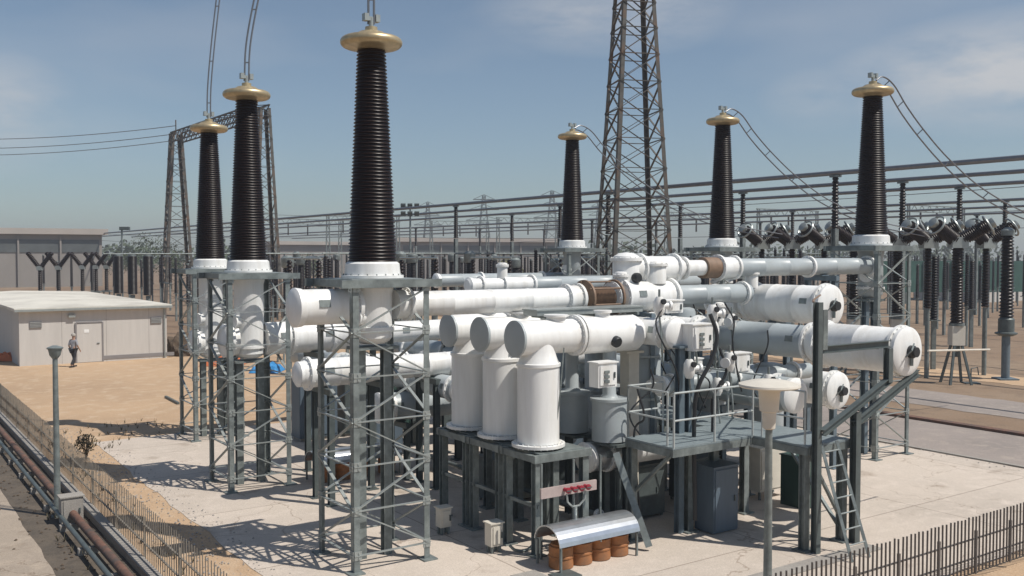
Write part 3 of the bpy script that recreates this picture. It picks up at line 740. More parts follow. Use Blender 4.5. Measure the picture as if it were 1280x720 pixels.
def stand(u, v, ztop, label, w=1.62):
    c = W(u, v, 0); t = thing('bushing_stand', label, 'steel stand', c, 'lattice stands under the bushings')
    npan = 6; h = ztop - .46
    X, Y = BV, AV
    def P(i, j, z): return c + X * (i * w / 2) + Y * (j * w / 2) + ZV * z
    for i in (-1, 1):
        for j in (-1, 1):
            lg = part('leg', MB().angle(P(i, j, 0), P(i, j, h), .12, .014, -i, -j, (X, Y)), galv, t)
            part('foot_plate', MB().box(P(i, j, .025) - X * i * .03 - Y * j * .03, (.3, .3, .03)), galv, lg)
    hb = db = MB()
    for sd, (p, q) in enumerate((((-1, -1), (1, -1)), ((1, -1), (1, 1)), ((1, 1), (-1, 1)), ((-1, 1), (-1, -1)))):
        nrm = (X if p[0] == q[0] else Y); tg = (Y if p[0] == q[0] else X); sg = p[0] if p[0] == q[0] else p[1]
        for k in range(npan + 1):
            zz = .35 + k * (h - .35) / npan
            for e in (p, q):
                c_ = P(*e, zz); inn = -(e[1] if p[0] == q[0] else e[0])
                hb.box(c_ + tg * inn * .075 + nrm * sg * .012, (.15, .014, .17), (tg, nrm, ZV))
                for bz in (-.045, .045): hb.box(c_ + tg * inn * .09 + nrm * sg * .026 + ZV * bz, (.03, .02, .03), (tg, nrm, ZV))
        for k in range(npan):
            a, b = .35 + k * (h - .35) / npan, .35 + (k + 1) * (h - .35) / npan
            if k == 0: hb.bar(P(*p, a), P(*q, a), .06, .02)
            hb.bar(P(*p, b), P(*q, b), .06, .02)
            if (k + sd // 2) % 2: db.bar(P(*p, a), P(*q, b), .065, .022)
            else: db.bar(P(*q, a), P(*p, b), .065, .022)
    part('bracing', hb, galv_light, t, smooth=False)  # braces get a paler steel than the legs, standing in for sunlight
    mb = MB(); W2 = w / 2 + .05
    for s in (-1, 1):
        mb.box(c + Y * (s * W2) + ZV * (h + .07), (w + .5, .07, .15)); mb.box(c + X * (s * W2) + ZV * (h + .075), (.07, w + .02, .13))
        mb.box(c + Y * (s * .42) + ZV * (h + .08), (w + .02, .07, .12))
    part('top_frame', mb, galv, t)
    a = .62
    part('mounting_plate', MB().box(c + ZV * (ztop - .332), (1.5, 1.3, .055)), galv_light, t)
    return t
for i in range(3):
    stand(*LP[i], ZL, ['tall lattice stand in foreground under the nearest left bushing', 'lattice stand under the middle left bushing', 'lattice stand under the farthest left bushing'][i])
    stand(*RP[i], ZR, ['lattice stand under the nearest right bushing', 'lattice stand hidden behind white pipes under middle right bushing', 'lattice stand under the farthest right bushing beside lattice tower'][i])
# droppers on left bushings
def twin(name, pts, off, label, grp, r=.024):
    t = thing(name, label, 'cable', pts[0], grp); sp = smoothpts(pts, 8); off = Vector(off)
    for s in (-1, 1): part('conductor', MB().path([p + off * s for p in sp], r, 6), cond, t)
    for k in range(4, len(sp) - 2, 9): part('spacer', MB().bar(sp[k] - off, sp[k] + off, .03), cond, t)
zt = ZL + 4.75
for i, (u, dx, lab) in enumerate(((LP[0], .05, 'twin cable rising from nearest left bushing'), (LP[1], .62, 'twin cable curving up from middle left bushing'), (LP[2], .3, 'twin cable rising from farthest left bushing'))):
    p = W(*u, zt - .1)
    twin('dropper_cable', [p, p + Vector((dx * .10, 0, 1.0)), p + Vector((dx * .55, 0, 2.4)), p + Vector((dx * 1.25, 0, 4.1)), p + Vector((dx * 2.2, 0, 6.5)), p + Vector((dx * 3, 0, 9))], (.055, 0, 0), lab, 'twin cables above left bushings')
for i, (u, VR) in enumerate(RP):
    pr = [(0, 11.12), (.35, 11.25), (.9, 11.05), (1.6, 10.45), (2.6, 9.75), (4, 8.95), (6, 8.1), (9, 7.35), (13, 6.9)]
    twin('jumper_cable', [W(u, VR + a, z) for a, z in pr], Vector((.095, 0, .09)), ['twin cable arching down right from nearest right bushing', 'twin cable sloping down from middle right bushing', 'twin cable leaving farthest right bushing behind the lattice tower'][i], 'twin cables from right bushings')

# ================================================================ GAS PIPEWORK
def flange(mb, p, d, r, w=.07, n=14, over=.07):
    d = Vector(d).normalized(); mb.lathe(p - d * w / 2, d, [(0, r + over), (w, r + over)], 28)
    x, y, z = basis(d)
    for i in range(n):
        a = 2 * math.pi * i / n; q = p + (x * math.cos(a) + y * math.sin(a)) * (r + over * .5)
        mb.tube(q - d * (w / 2 + .025), q + d * (w / 2 + .025), .014, 6)
def gis(name, label, cat, p0, d, segs, flanges, caps=(), mats=None, group=None, nf=14):
    """segs: list (s0,s1,r[,mat]) along axis d; flanges: s positions (with r); caps: (s, sign, r)"""
    p0 = Vector(p0); d = Vector(d).normalized(); t = thing(name, label, cat, (p0.x, p0.y, 0), group)
    cur = None
    for sg in segs:
        s0, s1, r = sg[:3]; m = sg[3] if len(sg) > 3 else white; r2 = sg[4] if len(sg) > 4 else r
        nm = 'pipe_section' if r == r2 else 'reducer'
        pr_ = [(0, r)]
        if r == r2 and s1 - s0 > 1.4:
            nseam = int((s1 - s0) / 1.15)
            for q in range(1, nseam + 1):
                ts = (s1 - s0) * q / (nseam + 1); pr_ += [(ts - .02, r), (ts - .008, r + .009), (ts + .008, r + .009), (ts + .02, r)]
        pr_.append((s1 - s0, r2))
        sec = part(nm, MB().lathe(p0 + d * s0, d, pr_, 36), m, t)
        if r == r2 and r > .28 and s1 - s0 > .9:
            sd = (-AV if abs(d.dot(BV)) > .5 else -BV); sd = (sd * .85 + ZV * .2).normalized(); cc = p0 + d * (s0 + .45) + sd * (r + .002)
            part('rating_plate', MB().box(cc, (.22, .14, .02), (d, d.cross(sd).normalized(), sd)), galv, sec)
    for s, r in flanges:
        mb = MB(); flange(mb, p0 + d * s, d, r, n=nf); part('flange', mb, white, t)
    for s, sg, r in caps:
        mb = MB().lathe(p0 + d * s, d * sg, [(-.1, r + .02), (0, r + .035), (.03, r + .035), (.05, r), (.09, r * .8), (.10, 0.01)], 36)
        c = part('end_cap', mb, white, t)
        if r > .4:
            q = p0 + d * (s + .1 * sg)
            part('port', MB().lathe(q, d * sg, [(-.03, .14), (.08, .14), (.1, .11), (.16, .11)], 16), black, c)
            x, y, z = basis(d); mb = MB()
            mb.path([q + y * .18 + d * sg * .08, q + y * .05 + x * .2 + d * sg * .16, q + x * .26 - y * .1 + d * sg * .05], .018, 6)
            mb.bar(q + x * .02 - y * .3 + d * sg * .04, q + x * .02 - y * .1 + d * sg * .04, .06)
            part('gas_fitting', mb, galv, c)
    return t
def saddle(u, v, z, r, label, dirb=True, w=.9, m=dark_steel):
    """goal post support below a pipe at height z radius r"""
    t = thing('pipe_support', label, 'steel support', W(u, v, 0), 'steel supports below the white pipes')
    zz = z - r; mb = MB(); o = (lambda s: W(u + s, v, 0)) if dirb else (lambda s: W(u, v + s, 0))
    for s in (-w / 2, w / 2):
        part('leg', MB().ibeam(o(s), o(s) + ZV * (zz - .16), .14, .14, .012), m, t)
        part('foot_plate', MB().box(o(s) + ZV * .02, (.3, .3, .03)), m, t)
    part('crossbeam', MB().bar(o(-w / 2 - .1) + ZV * (zz - .09), o(w / 2 + .1) + ZV * (zz - .09), .14), m, t)
    part('saddle', MB().box(o(0) + ZV * (zz - .01), (.3, .3, .03)), m, t); return t

# phase housings under left bushings
def housing(u, v, zt, zb, r, label, m=white):
    p = W(u, v, zb); t = thing('bushing_housing', label, 'gas vessel', W(u, v, 0), 'white vertical vessels under the bushings')
    H = zt - zb
    part('vessel', MB().lathe(p, ZV, [(0, r * .6), (.05, r * .85), (.12, r), (H - .25, r), (H, r * 1.15)], 32), m, t)
    mb = MB(); flange(mb, p + ZV * (H - .02), ZV, r * 1.12, n=18, over=.05); part('flange', mb, white, t)
    mb = MB(); flange(mb, p + ZV * .3, ZV, r, n=18, over=.05); part('flange', mb, white, t)
    mb = MB().lathe(p + ZV * H * .45, (-BV - AV * .4), [(0, .16), (r + .12, .16), (r + .13, .2), (r + .18, .2)], 18); part('hand_hole', mb, white, t)
    return t
hz = (4.25, 3.3, 2.6)
for i in range(3):
    u, VL = LP[i]
    housing(u, VL, ZL - .37, hz[i], .38, ['white vertical vessel below the nearest left bushing', 'grey white vertical vessel below middle left bushing', 'white vertical vessel below farthest left bushing'][i])
    u, VR = RP[i]
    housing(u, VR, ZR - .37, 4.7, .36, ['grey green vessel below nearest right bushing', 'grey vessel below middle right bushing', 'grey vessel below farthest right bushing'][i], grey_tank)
    t = thing('vessel_stand', ['pair of steel columns inside the nearest left lattice stand', 'pair of steel columns inside the middle left lattice stand', 'pair of steel columns inside the farthest left lattice stand'][i], 'steel support', W(u, VL, 0), 'columns under the left vessels')
    u, VL = LP[i]; t.location = W(u, VL); ORG[t.name] = W(u, VL)
    for s in (-.28, .28):
        part('column', MB().ibeam(W(u, VL + s, 0), W(u, VL + s, hz[i] - .12), .17, .17, .016), galv, t)
    part('head_plate', MB().box(W(u, VL, hz[i] - .08), (.9, .5, .06)), galv, t)
    t = thing('vessel_stand', ['steel column pair under the nearest right vessel', 'steel column pair under middle right vessel', 'steel column pair under farthest right vessel'][i], 'steel support', W(u, VR, 0), 'columns under the right vessels')
    u, VR = RP[i]; t.location = W(u, VR); ORG[t.name] = W(u, VR)
    for s in (-.22, .22): part('column', MB().ibeam(W(u, VR + s, 0), W(u, VR + s, 4.58), .16, .16, .016), blue_steel, t)
    part('head_plate', MB().box(W(u, VR, 4.63), (.8, .5, .06)), galv, t)

# A  phase 1 upper run
gis('gas_duct', 'long upper white duct from nearest left bushing to centre, brown section at end', 'gas duct', W(17.1, 6.9, 5.0), BV,
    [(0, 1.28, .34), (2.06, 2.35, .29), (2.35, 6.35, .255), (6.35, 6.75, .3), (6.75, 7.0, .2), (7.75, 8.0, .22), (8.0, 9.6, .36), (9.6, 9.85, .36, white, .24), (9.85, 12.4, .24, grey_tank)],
    [(1.2, .34), (2.36, .27), (6.4, .27), (6.75, .28), (7.8, .3), (8.05, .36), (9.6, .36), (12.2, .24)], [(0, -1, .34)])
t = thing('expansion_joint', 'brown expansion joint with tie rods on the upper white duct', 'joint', W(17.1, 13.9, 0))
p = W(17.1, 13.9, 5.0)
part('bellows', MB().lathe(p, BV, [(0, .22)] + [(0.04 + .05 * i, .2 + .06 * (i % 2)) for i in range(14)] + [(.75, .22)], 28), brownm, t)
for i in range(6):
    a = i * math.pi / 3 + .4; q = (AV * math.cos(a) + ZV * math.sin(a)) * .37
    part('tie_rod', MB().tube(p + q - BV * .12, p + q + BV * .87, .022, 8), brownm, t)
for s in (-.08, .8): part('end_plate', MB().lathe(p + BV * s, BV, [(0, .42), (.05, .42)], 28), brownm, t)

# small vertical drums on top / below of the upper run
def drum(u, v, z0, h, r, label, m=white, grp='small white drums on the pipework', cap=True):
    t = thing('gas_drum', label, 'gas vessel', W(u, v, z0), grp); p = W(u, v, z0)
    part('vessel', MB().lathe(p, ZV, [(0, r), (h - .06, r), (h - .02, r * .9), (h, r * .5)], 26), m, t)
    mb = MB(); flange(mb, p + ZV * (h - .1), ZV, r, w=.05, n=12, over=.04); part('flange', mb, white, t)
    return t
drum(17.1, 14.95, 4.45, 1.15, .15, 'slim white stub pipe right beside the brown expansion joint')
drum(17.1, 16.0, 5.3, .55, .30, 'stubby white drum on top of upper duct left of the high pipe')
drum(17.0, 18.1, 4.2, .6, .17, 'small white drum hanging below upper duct near its right end')
drum(24.5, 16.6, 5.25, .5, .16, 'little white chimney stub on the rear duct above the brown joint')
drum(17.3, 19.7, 5.12, .48, .17, 'small white drum standing between upper duct and high grey pipe')
# high pipe to B6
gis('gas_duct', 'highest grey white duct leading right to the nearest right bushing', 'gas duct', W(17.3, 15.1, 5.66), BV,
    [(0.3, 1.75, .30), (1.75, 2.0, .3, white, .22), (2.0, 2.75, .2), (2.75, 3.25, .27, brownm), (3.25, 3.9, .27), (3.9, 9.95, .235, grey_tank)],
    [(.6, .3), (1.72, .3), (2.05, .22), (3.3, .27), (3.9, .25), (6.9, .235), (9.6, .235)])
p = W(17.3, 15.3, 5.1); t = thing('elbow_vessel', 'domed white elbow vessel at left end of the highest duct', 'gas vessel', W(17.3, 15.3, 0))
part('vessel', MB().lathe(p, ZV, [(0, .33), (.75, .33), (.86, .30), (.93, .18), (.95, .02)], 32), white, t)
mb = MB(); flange(mb, p + ZV * .78, ZV, .33, n=18, over=.06); part('flange', mb, white, t)
part('viewport', MB().lathe(p + ZV * .35, -AV, [(.3, .12), (.42, .12), (.46, .09)], 16), black, t)
# rear ducts
gis('gas_duct', 'rear white duct seen above the long upper duct near centre', 'gas duct', W(24.5, 15.4, 5.06), BV,
    [(0, 1.2, .22), (1.2, 2.3, .24), (2.3, 9.6, .24, grey_tank)], [(.4, .22), (1.2, .23), (2.3, .24), (6, .24)], [(0, -1, .22)])
gis('gas_duct', 'farthest grey duct reaching the bushing left of the lattice tower', 'gas duct', W(31.8, 18.5, 5.0), BV,
    [(0, 6.6, .25, grey_tank)], [(2, .25), (5, .25)], [(0, -1, .25)])
# B phase 2 mid run
gis('gas_duct', 'middle grey white duct starting below the middle left bushing', 'gas duct', W(24.5, 7.95, 3.78), BV,
    [(0, .3, .4), (1.03, 2.3, .43), (2.3, 4.4, .40), (4.4, 4.7, .40, white, .3), (4.7, 11.0, .3)],
    [(.12, .4), (1.75, .43), (2.9, .40), (4.4, .40), (7.2, .3), (9.6, .3)], [(0, -1, .4)])
gis('gas_duct', 'low duct stub left of farthest left stand', 'gas duct', W(31.7, 9.25, 3.1), BV,
    [(0, .3, .4), (.95, 3.4, .4), (3.4, 9.5, .32)], [(.1, .4), (3.4, .38), (6.5, .32)], [(0, -1, .4)])
# C lower run
gis('gas_duct', 'lowest left white duct on dark legs, tapered cap facing left', 'gas duct', W(21.6, 9.0, 3.15), BV,
    [(-.22, 0, .29, white, .34), (0, 1.5, .34), (1.5, 1.75, .34, white, .3), (1.75, 9.0, .3)],
    [(0, .34), (1.2, .34), (3.2, .3), (5.2, .3)], [(-.22, -1, .27)])
gis('gas_duct', 'grey white duct passing behind the three tall breaker poles', 'gas duct', W(27.0, 12.9, 2.5), BV,
    [(0, 1.6, .4), (1.6, 8.9, .36, grey_tank)], [(.3, .4), (1.6, .39), (4, .36)], [(0, -1, .4)])
# right ducts along A
g = 'large white ducts with round ends facing right'
gis('gas_duct', 'upper large white duct with round end cap beside dark post', 'gas duct', W(15.2, 20.2, 4.72), AV,
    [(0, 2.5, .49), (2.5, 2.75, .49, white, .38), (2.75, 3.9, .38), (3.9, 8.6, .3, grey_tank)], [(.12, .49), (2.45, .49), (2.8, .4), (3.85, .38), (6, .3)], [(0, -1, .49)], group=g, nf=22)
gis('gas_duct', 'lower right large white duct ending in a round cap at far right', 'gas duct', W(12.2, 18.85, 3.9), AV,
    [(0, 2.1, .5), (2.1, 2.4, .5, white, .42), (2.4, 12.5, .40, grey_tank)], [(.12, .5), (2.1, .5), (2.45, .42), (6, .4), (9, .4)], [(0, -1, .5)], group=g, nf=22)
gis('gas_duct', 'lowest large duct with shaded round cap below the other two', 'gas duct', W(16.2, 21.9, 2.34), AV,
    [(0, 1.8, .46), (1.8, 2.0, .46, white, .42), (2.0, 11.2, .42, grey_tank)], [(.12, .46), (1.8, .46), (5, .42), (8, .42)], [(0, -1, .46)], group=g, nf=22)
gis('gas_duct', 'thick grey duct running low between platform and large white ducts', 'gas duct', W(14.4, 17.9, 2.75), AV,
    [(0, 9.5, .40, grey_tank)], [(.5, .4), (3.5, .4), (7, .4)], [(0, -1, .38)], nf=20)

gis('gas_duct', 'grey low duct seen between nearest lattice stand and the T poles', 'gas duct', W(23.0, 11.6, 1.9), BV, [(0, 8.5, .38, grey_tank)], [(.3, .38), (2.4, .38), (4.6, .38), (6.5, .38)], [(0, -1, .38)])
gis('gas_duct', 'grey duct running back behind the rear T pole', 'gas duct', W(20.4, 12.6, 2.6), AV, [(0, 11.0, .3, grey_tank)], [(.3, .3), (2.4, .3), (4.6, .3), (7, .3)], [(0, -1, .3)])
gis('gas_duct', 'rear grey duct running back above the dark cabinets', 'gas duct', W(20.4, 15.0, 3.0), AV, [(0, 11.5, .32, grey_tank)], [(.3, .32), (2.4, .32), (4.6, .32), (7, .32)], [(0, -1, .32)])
for i, (u, v, sx, sy, sz, lab) in enumerate(((29.2, 12.4, 1.3, .7, 1.9, 'leftmost tall dark cabinet added to deepen shade behind left ducts'), (29.2, 14.0, 1.4, .7, 2.0, 'second tall dark cabinet added to deepen shade behind left ducts'), (29.2, 15.7, 1.5, .7, 2.0, 'third tall dark cabinet added to deepen shade behind left ducts'),
    (25.8, 13.2, .9, .6, 1.5, 'small added dark cabinet behind the far silver cover'), (25.8, 16.6, 1.6, .7, 1.7, 'wide added dark cabinet behind the rear T pole'), (22.2, 17.0, 1.6, .8, 1.8, 'wide added dark cabinet deep behind the middle T pole'), (20.8, 16.6, 1.2, .8, 1.6, 'added dark cabinet deep behind front T pole'), (29.2, 18.0, 1.8, .7, 2.0, 'rearmost dark cabinet behind the T pole heads'))):
    t = thing('dark_infill_cabinet', lab, 'cabinet', W(u, v, 0), 'dark cabinets added to deepen the shade below the ducts'); p = W(u, v, .12 + sz / 2)  # invented dark boxes, added to darken the gaps between the ducts
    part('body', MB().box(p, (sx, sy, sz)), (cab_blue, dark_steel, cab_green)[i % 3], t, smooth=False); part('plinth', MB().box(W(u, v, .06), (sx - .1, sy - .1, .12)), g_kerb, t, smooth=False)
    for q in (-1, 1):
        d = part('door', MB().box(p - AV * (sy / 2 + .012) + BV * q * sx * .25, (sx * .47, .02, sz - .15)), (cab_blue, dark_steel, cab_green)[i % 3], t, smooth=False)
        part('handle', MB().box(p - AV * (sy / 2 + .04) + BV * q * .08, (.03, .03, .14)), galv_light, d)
# extra vessels packed between the poles and the large ducts
def vvessel(u, v, z0, h, r, label, m=grey_tank):
    t = thing('gas_vessel', label, 'gas vessel', W(u, v, 0), 'vertical vessels packed in the middle'); p = W(u, v, z0)
    part('vessel', MB().lathe(p, ZV, [(0, r * .9), (.05, r), (h - .12, r), (h - .04, r * .9), (h, r * .5)], 30), m, t)
    for q in (.3, h * .55, h - .3):
        mb = MB(); flange(mb, p + ZV * q, ZV, r, w=.05, n=18, over=.05); part('flange', mb, m, t)
    part('stand', MB().tube(W(u, v, 0), W(u, v, z0 + .02), r * .5, 14), dark_steel, t)
vv_ = ['grey vessel just behind the platform wing railing', 'grey vessel behind centre columns', 'grey vessel deep behind the front T pole', 'grey vessel below the upper duct elbow', 'white vessel left of the large ducts', 'grey vessel under the lower right duct', 'grey vessel between rear T pole and centre', 'grey white vessel behind the beige cabinet']
for i, a_ in enumerate(((17.0, 15.6, 1.0, 2.9, .40), (18.6, 15.6, 1.0, 2.9, .40), (20.2, 15.6, 1.0, 2.9, .4), (17.1, 17.0, 3.0, 1.7, .3), (15.9, 18.4, 3.2, 1.4, .28), (16.6, 19.6, .8, 2.4, .38), (20.0, 13.4, 1.0, 2.4, .38), (18.6, 19.6, .8, 2.4, .38))):
    if i != 4: vvessel(*a_, vv_[i])
gis('gas_duct', 'grey duct running low behind the T pole tables', 'gas duct', W(15.0, 15.7, 4.3), AV, [(0, 6.5, .27)], [(.3, .27), (1.8, .27), (3.4, .27), (5, .27)], [(0, -1, .27)])
gis('gas_duct', 'slim grey duct crossing above the long platform deck', 'gas duct', W(16.0, 15.2, 3.0), BV, [(0, 5.2, .2, grey_tank)], [(.3, .2), (2.4, .2), (4.6, .2)], [(0, -1, .2)])
# supports
for u, v, z, r, db, lab in (
    (21.6, 9.4, 3.15, .34, True, 'dark legs under left end of the lowest left duct'), (21.6, 10.9, 3.15, .3, True, 'second pair of dark legs under the lowest left duct'), (27.0, 13.2, 2.5, .4, True, 'short dark legs under the duct behind the silver cover'),
    (27.0, 14.6, 2.5, .36, True, 'dark legs behind nearest lattice stand'), (24.5, 10.4, 3.78, .4, True, 'tall dark legs under the middle duct right of its bushing'),
    (24.5, 12.4, 3.78, .3, True, 'tall dark legs under middle duct seen through nearest stand'), (24.5, 14.8, 3.78, .3, True, 'dark legs behind the breaker poles'),
    (23.0, 12.2, 1.9, .38, True, 'stubby legs at left end of the low grey duct'), (23.0, 15.4, 1.9, .38, True, 'stubby legs midway along the low grey duct'), (23.4, 12.6, 2.6, .3, False, 'legs below the duct running back behind rear T pole'), (23.8, 15.0, 3.0, .32, False, 'legs below rear duct running back'),
    (21.6, 12.3, 3.15, .3, True, 'dark legs just left of the breaker poles'), (21.6, 15.2, 3.15, .3, True, 'dark legs right behind the front breaker pole'),
    (31.8, 10.5, 3.1, .4, True, 'farthest dark legs on the left'),
    (17.1, 15.5, 5.0, .36, True, 'tall legs under the upper duct right of brown joint'), (18.8, 18.85, 3.9, .4, False, 'legs beneath middle of the lower right duct'),
    (22.6, 18.85, 3.9, .4, False, 'rear legs beneath the lower right duct'), (16.9, 20.2, 4.72, .49, False, 'legs under the upper large duct'),
    (20.5, 20.2, 4.72, .3, False, 'rear legs under the upper large duct'), (17.3, 21.9, 2.34, .46, False, 'short legs under the lowest large duct'),
    (22, 21.9, 2.34, .42, False, 'short rear legs under lowest large duct'), (16.2, 17.9, 2.75, .4, False, 'short legs under thick grey duct behind platform'),
    (20, 17.9, 2.75, .4, False, 'short rear legs under thick grey duct'), (17.3, 22.6, 5.66, .235, True, 'very tall legs under the highest duct near right bushing')):
    saddle(u, v, z, r, lab, db, m=blue_steel if v > 15 else dark_steel)

# ---- three breaker poles (T shape)
def tpole():
    t = thing('breaker_pole', 'x', 'breaker', (0, 0, 0), 'three tall white T shaped breaker poles')
    z0 = 2.1; za = 4.31
    part('vertical_tank', MB().lathe((0, 0, z0), ZV, [(.07, .43), (1.62, .43), (1.63, .455), (1.69, .455), (1.70, .42), (1.82, .37), (1.95, .335), (za - z0, .32)], 40), white, t)
    mb = MB(); flange(mb, Vector((0, 0, z0 + .03)), ZV, .44, w=.06, n=24, over=.11); part('base_flange', mb, white, t)
    mb = MB().lathe((-.55, 0, za), (1, 0, 0), [(0, .35), (1.45, .35)], 40); part('horizontal_tank', mb, white, t)
    mb = MB().lathe((-.55, 0, za), (-1, 0, 0), [(-.02, .345), (0, .37), (.05, .37), (.06, .33), (.075, .02)], 40); part('end_cap', mb, grey_tank, t)
    mb = MB(); flange(mb, Vector((.92, 0, za)), (1, 0, 0), .36, w=.06, n=20); flange(mb, Vector((1.02, 0, za)), (1, 0, 0), .36, w=.06, n=20); part('flange', mb, white, t)
    mb = MB().lathe((1.05, 0, za - .02), (1, 0, 0), [(0, .39), (1.5, .39), (1.6, .33), (1.68, .2)], 40); r_ = part('rear_tank', mb, white, t)
    part('viewport', MB().lathe((1.75, -.3, za - .12), (0, -1, -.3), [(0, .12), (.14, .12), (.17, .1)], 18), black, r_)
    mb = MB().lathe((.45, 0, za + .3), ZV, [(0, .2), (.1, .2), (.11, .25), (.15, .25)], 22); part('hatch', mb, white, t)
    mb = MB().lathe((1.7, 0, za + .3), ZV, [(0, .16), (.14, .16), (.15, .2), (.2, .2)], 22); part('hatch', mb, white, t)
    mb = MB().lathe((1.9, 0, 2.0), ZV, [(0, .38), (.85, .38), (.86, .42), (.92, .42), (.93, .2), (1.0, .15), (za - 2.3, .15)], 32); part('rear_vertical_tank', mb, grey_tank, t)
    mb = MB().path([Vector((.2, -.36, z0 + .5)), Vector((.25, -.42, z0 + 1.2)), Vector((.35, -.4, za - .2))], .014, 6); part('gas_line', mb, galv, t)
    return t
tp = tpole(); UB = (15.75, 17.05, 18.35)
tp.location = W(UB[0], 11.56); tp.rotation_euler.z = TH; tp['label'] = 'front and rightmost of three tall white T shaped poles'
dup(tp, W(UB[1], 11.56), TH, 'middle of three tall white T shaped poles'); dup(tp, W(UB[2], 11.56), TH, 'rear and leftmost of three tall white T shaped poles')
for i, u in enumerate(UB):
    t = thing('pole_table', ['steel table under front white T pole with gauge bar', 'steel table under middle white T pole', 'steel table under rear white T pole'][i], 'steel table', W(u, 11.75, 0), 'steel tables under the T poles')
    for a in (-.5, .5):
        for b in (-.6, .6):
            lg = part('leg', MB().ibeam(W(u + a, 11.75 + b, 0), W(u + a, 11.75 + b, 1.88), .15, .15, .014), galv, t)
            part('foot_plate', MB().box(W(u + a, 11.75 + b, .03), (.3, .3, .03)), galv, lg)
    mb = MB()
    for s in (-.66, .66):
        mb.box(W(u + s * .86, 11.75, 1.96), (1.45, .1, .15)); mb.box(W(u, 11.75 + s, 1.955), (.1, 1.02, .13))
        mb.box(W(u + s * .45, 11.75, 1.962), (1.2, .08, .12))
    part('top_frame', mb, galv, t)
    part('top_plate', MB().box(W(u, 11.75, 2.045), (1.15, 1.1, .02)), galv, t)
    part('tie_bar', MB().bar(W(u - .6, 11.15, 1.0), W(u + .6, 11.15, 1.0), .07), galv, t)
    t = thing('vessel_table', ['legs under rear tank of front T pole', 'legs under rear tank of middle T pole', 'legs under rear tank of rear T pole'][i], 'steel table', W(u, 13.65, 0), 'legs under the rear tanks')
    for a in (-.35, .35): part('leg', MB().ibeam(W(u + a, 13.65, 0), W(u + a, 13.65, 1.9), .14, .14, .014), dark_steel, t)
    part('top_plate', MB().box(W(u, 13.65, 1.94), (.9, .9, .06)), dark_steel, t)
# upper flat cover over T poles (pale pipe lying across)
t = thing('cable_tray', 'pale flat covered cable tray lying over the heads of the T poles', 'cable tray', W(16.4, 13.2, 4.7))
part('cover', MB().box(W(16.4, 13.3, 4.83), (3.0, .55, .03)), galv_light, t); part('tray', MB().box(W(16.4, 13.3, 4.76), (2.96, .5, .1)), galv_light, t)
for v_ in (12.1, 13.4, 14.6): part('bracket', MB().box(W(16.4, v_, 4.68), (.06, .6, .06)), galv, t)
gis('gas_duct', 'short white cross duct joining the rear ends of the T poles', 'gas duct', W(14.9, 14.6, 4.3), AV, [(0, 4.6, .3)], [(.3, .3), (1.6, .3), (3.2, .3)], [(0, -1, .3)])

# control boxes
def cbox(p, sx, sy, sz, label, m=cream, ax=None, legs=0, grp=None, fname='control_box', cat='control box', dm=None, ribs=False):
    p = Vector(p); X, Y, Z = ax or (BV, AV, ZV); t = thing(fname, label, cat, p - ZV * (sz / 2 + legs), grp)
    part('body', MB().box(p, (sx, sy, sz)), m, t, smooth=False)
    part('lid', MB().box(p + ZV * (sz / 2 + .015), (sx + .06, sy + .06, .025)), m, t, smooth=False)
    d = part('door', MB().box(p - AV * (sy / 2 + .012), (sx - .08, .02, sz - .1)), dm or m, t, smooth=False)
    part('handle', MB().box(p - AV * (sy / 2 + .035) + BV * (sx * .32), (.03, .03, .12)), dark_steel, d)
    if legs:
        for a in (-1, 1):
            for b in (-1, 1): part('leg', MB().box(p + BV * (a * (sx / 2 - .05)) + AV * (b * (sy / 2 - .05)) - ZV * (sz / 2 + legs / 2), (.05, .05, legs - .002)), galv, t)
    if ribs:
        mb = MB()
        for k in range(4): mb.box(p + BV * (sx / 2 + .012) + ZV * (-.35 + k * .2) * sz, (.03, sy * .7, .05))
        for k in range(3): mb.box(p - AV * (sy / 2 + .04) + ZV * (-.25 + k * .2) * sz - BV * .1 * sx, (.12, .03, .06))
        part('terminals', mb, galv, t)
    return t
cbox(W(15.3, 12.9, 3.5), .5, .3, .5, 'white control box with connectors hanging below front T pole', white, ribs=True)
cbox(W(14.7, 15.0, 4.22), .6, .4, .55, 'white box with terminals at centre above the platform', white, ribs=True)
cbox(W(15.4, 14.9, 4.85), .5, .3, .26, 'small slanted white box near the centre valves', white)
cbox(W(16.4, 16.6, 3.3), .4, .3, .4, 'small white box right of centre above grey duct', white, ribs=True)
cbox(W(15.5, 17.2, 3.45), .5, .3, .45, 'grey white box below the middle of the large ducts', white)
cbox(W(14.5, 15.45, .74), .75, .55, 1.4, 'tall blue grey cabinet on the ground under the platform', cab_blue, fname='ground_cabinet', cat='cabinet')
cbox(W(15.8, 18.6, .75), 1.0, .45, 1.05, 'beige cabinet on short legs behind the platform', cream, legs=.2, fname='ground_cabinet', cat='cabinet')
cbox(W(14.8, 18.55, .6), .42, .7, 1.2, 'dark green cabinet beside the beige one under platform end', cab_green, fname='ground_cabinet', cat='cabinet')
cbox(W(17.6, 10.4, .38), .26, .22, .4, 'cream junction box on ground left of front table legs', cream, legs=.16, fname='junction_box', cat='junction box')
cbox(W(15.95, 10.6, .38), .28, .24, .45, 'cream junction box with bent conduit in front of table legs', cream, legs=.14, fname='junction_box', cat='junction box')
b = W(15.6, 10.75, 0)
solo('conduit', MB().path(smoothpts([b + ZV * .2, b + ZV * .08 + BV * .15, b + BV * .45 + ZV * .05, b + BV * .8 + ZV * .3]), .03, 8), galv, 'bent grey conduit on ground beside cream junction box', 'conduit', b)

